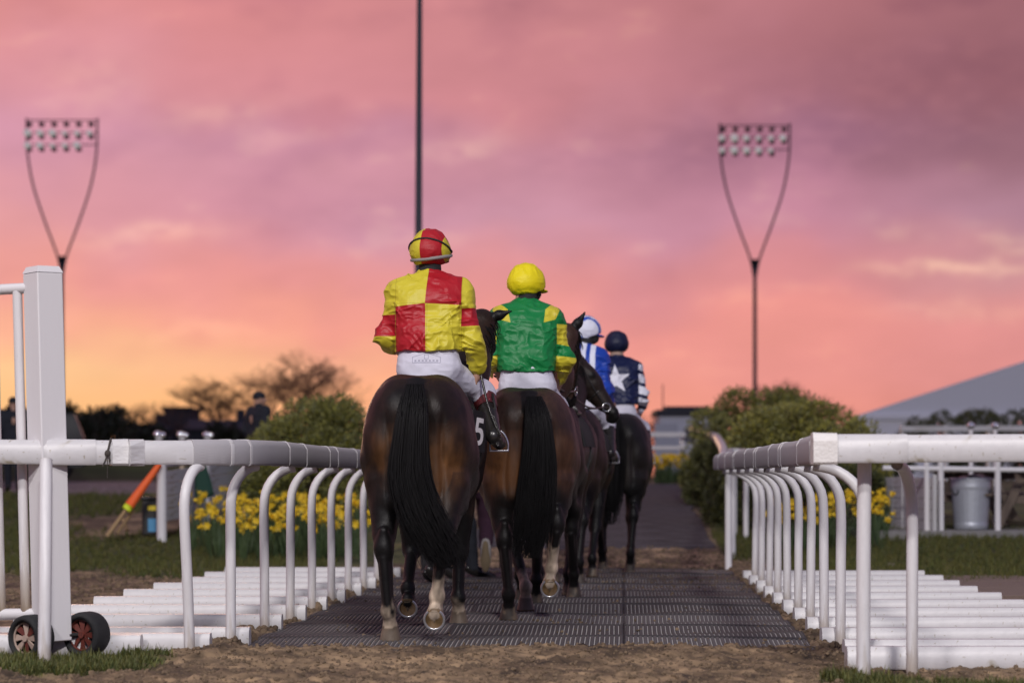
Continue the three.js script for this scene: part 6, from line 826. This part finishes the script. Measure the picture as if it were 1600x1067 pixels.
{ // glass-ball lamps
  const ball = mat([0.82, 0.82, 0.84], 0.08, { metalness: 0.85 });
  [[248, 29.4, 'behind the orange marker stakes'], [284, 31.0, 'in the middle of the row of three at the left'], [324, 32.6, 'nearest the standing onlooker']].forEach(([px, d, l]) => { const x = X(px, d), y = H(x, d), g = thing('ball_lamp', `silvery double-ball garden lamp ${l}`, 'garden lamp', [x, y, -d], 0, 'ball lamps on the fence'), top = Yp(688, d) - y; part('stem', tube([V(0, 0, 0), V(0, top, 0)], 0.035, 3, 10), mat([0.42, 0.34, 0.24], 0.6), g); part('base_cup', new THREE.CylinderGeometry(0.055, 0.035, 0.07, 14).translate(0, top + 0.01, 0), board, g); part('glass_ball', new THREE.SphereGeometry(0.052, 18, 14).translate(-0.022, top + 0.075, 0), ball, g); part('glass_ball', new THREE.SphereGeometry(0.040, 18, 14).translate(0.048, top + 0.07, 0.01), ball, g); });
  [[1518, 30, 'left one of the pair above the right rail'], [1556, 31, 'right one of the pair above the right rail']].forEach(([px, d, l]) => { const x = X(px, d), y = H(x, d), g = thing('ball_lamp', `silvery ball garden lamp, ${l}`, 'garden lamp', [x, y, -d], 0, 'ball lamps on the fence'), top = Yp(671, d) - y; part('stem', tube([V(0, 0, 0), V(0, top, 0)], 0.03, 3, 10), M.post, g); part('glass_ball', new THREE.SphereGeometry(0.05, 18, 14).translate(0, top + 0.05, 0), ball, g); });
}
{ // orange marker stakes leaning together
  const wood = mat([0.36, 0.24, 0.12], 0.8), or = mat([0.85, 0.13, 0.02], 0.6), ye = mat([0.68, 0.80, 0.03], 0.6);
  const stake = (label, x0, y0, x1, y1, d, sleeved) => { const g = thing('marker_stake', label, 'stake', [0, 0, 0], 0, 'marker stakes'), a = V(X(x0, d), Yp(y0, d), -d), b = V(X(x1, d), Yp(y1, d), -d - (sleeved ? 0.3 : 0.1)), m1 = a.clone().lerp(b, 0.36), m2 = a.clone().lerp(b, 0.42); if (!sleeved) { part('shaft', tube([a, b], 0.024, 2, 8), wood, g); return; } part('shaft', tube([a, m1], 0.026, 2, 8), wood, g); part('yellow_band', tube([m1, m2], 0.058, 2, 12, 0.062), ye, g); part('orange_sleeve', tube([m2, b], 0.062, 4, 12, 0.036), or, g); };
  stake('orange-sleeved wooden marker stake leaning on the fence', 166, 838, 243, 725, 28.6, true); stake('bare wooden stake close beside the orange-sleeved one', 182, 833, 206, 797, 28.75, false); stake('short pale wooden stake behind the orange-sleeved one', 198, 829, 190, 812, 29.2, false);
}
{ const d = 29.8, x = X(236, d), g = thing('storage_crate', 'black plastic crate with yellow and blue labels beside the stakes', 'crate', [x, H(x, d), -d], 0.15); part('shell', bx(0.24, 0.46, 0.3, 0, 0.25, 0, 0.03), M.black, g); part('lid', bx(0.27, 0.05, 0.33, 0, 0.5, 0, 0.02), M.black, g); part('yellow_label', bx(0.15, 0.06, 0.01, 0.03, 0.38, 0.152), mat([0.7, 0.55, 0.03], 0.6), g); part('blue_label', bx(0.15, 0.17, 0.01, 0.03, 0.16, 0.152), mat([0.08, 0.28, 0.5], 0.6), g); }
// ------------------------------------------------ right: slab, pipe fence, boarded wall, dustbin, picnic bench, far rail
{
  const y = 0.305;
  struct('concrete_slab', bx(6, 0.32, 5, 4.9 + 2.4, y - 0.16, -30.9), mat([0.22, 0.21, 0.21], 0.9, { bumpMap: TEX.speck, bumpScale: 0.01 }), 'raised concrete slab under the dustbin');
  const f = thing('pipe_fence', 'white pipe fence standing on the slab in front of the dustbin', 'fence'); const px = (p, d) => X(p, d);
  for (const p of [1449, 1471, 1560, 1650]) part('post', tube([V(px(p, 28.6), y, -28.6), V(px(p, 28.6), Yp(718, 28.6), -28.6)], p === 1449 ? 0.034 : 0.038, 3, 12), M.post, f);
  part('rail', tube([V(px(1380, 28.6), Yp(731, 28.6), -28.6), V(px(1660, 28.6), Yp(735, 28.6), -28.6)], 0.033, 3, 10), M.post, f);
  const w = thing('boarded_fence', 'white boarded fence running back beside the right daffodils', 'fence');
  for (let r = 0; r < 5; r++) for (let s = 0; s < 3; s++) { const t0 = s / 3, t1 = (s + 0.985) / 3, A = V(px(1368, 31), 0, -31), B = V(px(1462, 28.4), 0, -28.4), yy = 0.36 + r * 0.135; part('plank', boxBetween(A.clone().lerp(B, t0).setY(yy), A.clone().lerp(B, t1).setY(yy), 0.02, 0.128, 0.003), board, w); }
  for (const t of [0, 0.5, 1]) part('batten', boxBetween(V(lerp(px(1368, 31), px(1462, 28.4), t), 0.2, -lerp(31, 28.4, t) - 0.03), V(lerp(px(1368, 31), px(1462, 28.4), t), 1.0, -lerp(31, 28.4, t) - 0.03), 0.05, 0.03), board, w);
  // galvanised dustbin
  const d = 29.0, zinc = mat([0.52, 0.55, 0.60], 0.42, { metalness: 0.6, bumpMap: TEX.speck, bumpScale: 0.002 }), b = thing('dustbin', 'galvanised metal dustbin with ribbed sides on the slab', 'dustbin', [X(1518, d), y, -d]);
  const prof = []; const hB = 0.64; for (let i = 0; i <= 30; i++) { const t = i / 30; let r = lerp(0.205, 0.255, t); for (const k of [0.06, 0.1, 0.84, 0.88]) r += 0.007 * Math.exp(-(((t - k) / 0.012) ** 2)); prof.push(new THREE.Vector2(r, t * hB)); } prof.unshift(new THREE.Vector2(0.001, 0.01));
  { const L = new THREE.LatheGeometry(prof, 72), p = L.attributes.position; for (let i = 0; i < p.count; i++) { const a = Math.atan2(p.getZ(i), p.getX(i)), t = p.getY(i) / hB, k = t > 0.13 && t < 0.8 ? 1 + 0.008 * Math.sin(a * 24) : 1; p.setX(i, p.getX(i) * k); p.setZ(i, p.getZ(i) * k); } L.computeVertexNormals(); part('drum', L, zinc, b); }
  part('rim', new THREE.TorusGeometry(0.258, 0.010, 8, 40).rotateX(Math.PI / 2).translate(0, hB, 0), zinc, b); for (const s of [-1, 1]) part('handle', new THREE.TorusGeometry(0.06, 0.009, 6, 16, Math.PI).rotateZ(Math.PI).translate(s * 0.0, 0.5, 0.245).rotateY(s * 1.1), mat([0.03, 0.03, 0.03], 0.6), b);
  { const bg = new THREE.SphereGeometry(0.2, 20, 12, 0, 6.3, 0, 1.7), p = bg.attributes.position; for (let i = 0; i < p.count; i++) p.setXYZ(i, p.getX(i) * (1 + 0.15 * noise(p.getX(i) * 12, p.getZ(i) * 12)), p.getY(i) * 0.35 + 0.03 * noise(p.getX(i) * 14, p.getZ(i) * 14), p.getZ(i)); bg.computeVertexNormals(); bg.translate(0.05, hB - 0.02, 0); part('bin_bag', bg, mat([0.012, 0.012, 0.014], 0.3), b); }
  // picnic benches of weathered planks
  const wd = mat([0.15, 0.115, 0.09], 0.85, { bumpMap: TEX.hair, bumpScale: 0.004 });
  const bench = (label, x, dd, turn) => { const g = thing('picnic_bench', label, 'bench', [x, y, -dd], turn, 'picnic benches on the slab'); for (let i = 0; i < 5; i++) part('table_plank', bx(1.6, 0.035, 0.13, 0, 0.74, -0.28 + i * 0.14, 0.006), wd, g); for (const s of [-1, 1]) { for (let i = 0; i < 2; i++) part('seat_plank', bx(1.6, 0.035, 0.13, 0, 0.44, s * (0.62 + i * 0.14), 0.006), wd, g); for (const q of [-0.6, 0.6]) { part('leg', boxBetween(V(q, 0, s * 0.62), V(q, 0.72, s * 0.24), 0.045, 0.11), wd, g); } } for (const q of [-0.6, 0.6]) { part('seat_bearer', boxBetween(V(q + 0.047, 0.38, -0.8), V(q + 0.047, 0.38, 0.8), 0.045, 0.1), wd, g); part('top_bearer', boxBetween(V(q + 0.047, 0.68, -0.34), V(q + 0.047, 0.68, 0.34), 0.045, 0.08), wd, g); } return g; };
  bench('weathered wooden picnic bench at the right edge beside the dustbin', X(1600, 29.7), 29.7, 1.75); bench('weathered wooden picnic bench behind the dustbin', X(1510, 31.6), 31.6, 1.2);
  const fr = thing('double_rail_fence', 'white rail fence in front of the low hedge by the marquee', 'rail fence'); const fd = 50; for (const py of [667]) part('bar', boxBetween(V(X(1408, fd), Yp(py + 3, fd), -fd), V(X(1640, fd), Yp(py + 2, fd), -fd), 0.06, 0.12, 0.012), M.white, fr); for (const p of [1412, 1480, 1548, 1616]) part('post', bx(0.09, Yp(664, fd) - H(6, fd), 0.09, X(p, fd), (Yp(664, fd) + H(6, fd)) / 2, -fd - 0.09), M.white, fr);
  // old planks trodden into the ground beyond the feet of the rails
  const pl = thing('duckboards', 'weathered brown boards lying on the ground beyond the right rail\u2019s feet', 'boards'), R = rng(9), pw = mat([0.20, 0.145, 0.12], 0.9, { bumpMap: TEX.hair, bumpScale: 0.004 }); for (let i = 0; i < 9; i++) { const dd = 18.2 + i * 0.42, x0 = 3.55 - i * 0.05 + R() * 0.1; part('plank', boxBetween(V(x0, 0.02 + R() * 0.006, -dd), V(x0 + 1.5 + R() * 0.3, 0.022 + R() * 0.008, -dd - 0.05), 0.36, 0.035, 0.008).rotateZ(0), pw, pl); }
  // loose stones
  const sg = new THREE.IcosahedronGeometry(1, 2); { const p = sg.attributes.position; for (let i = 0; i < p.count; i++) { const k = 1 + 0.3 * noise(p.getX(i) * 1.4, p.getY(i) * 1.4 + 5, p.getZ(i) * 1.4); p.setXYZ(i, p.getX(i) * k, p.getY(i) * k * 0.6, p.getZ(i) * k); } sg.computeVertexNormals(); }
  const stM = mat([0.24, 0.20, 0.16], 0.9); [[1394, 886, 0.05], [1372, 890, 0.035], [1405, 893, 0.03], [1352, 884, 0.032], [1425, 888, 0.028]].forEach(([p, py, r], i) => { const d = 3492 / (py - HOR), s = solid('stone', sg, stM, ['largest pale stone beyond the right rail\u2019s feet', 'rounded stone left of the largest one', 'small stone just before the largest one', 'small stone at the left end of the row beyond the right rail', 'small stone at the right end of the row beyond the right rail'][i], 'stone', 'loose stones'); s.position.set(X(p, d), r * 0.3, -d); s.scale.setScalar(r); s.rotation.y = i; });
}
scene.traverse((o) => { if (o.isMesh) { o.castShadow = true; o.receiveShadow = true; } });
renderer.render(scene, camera);
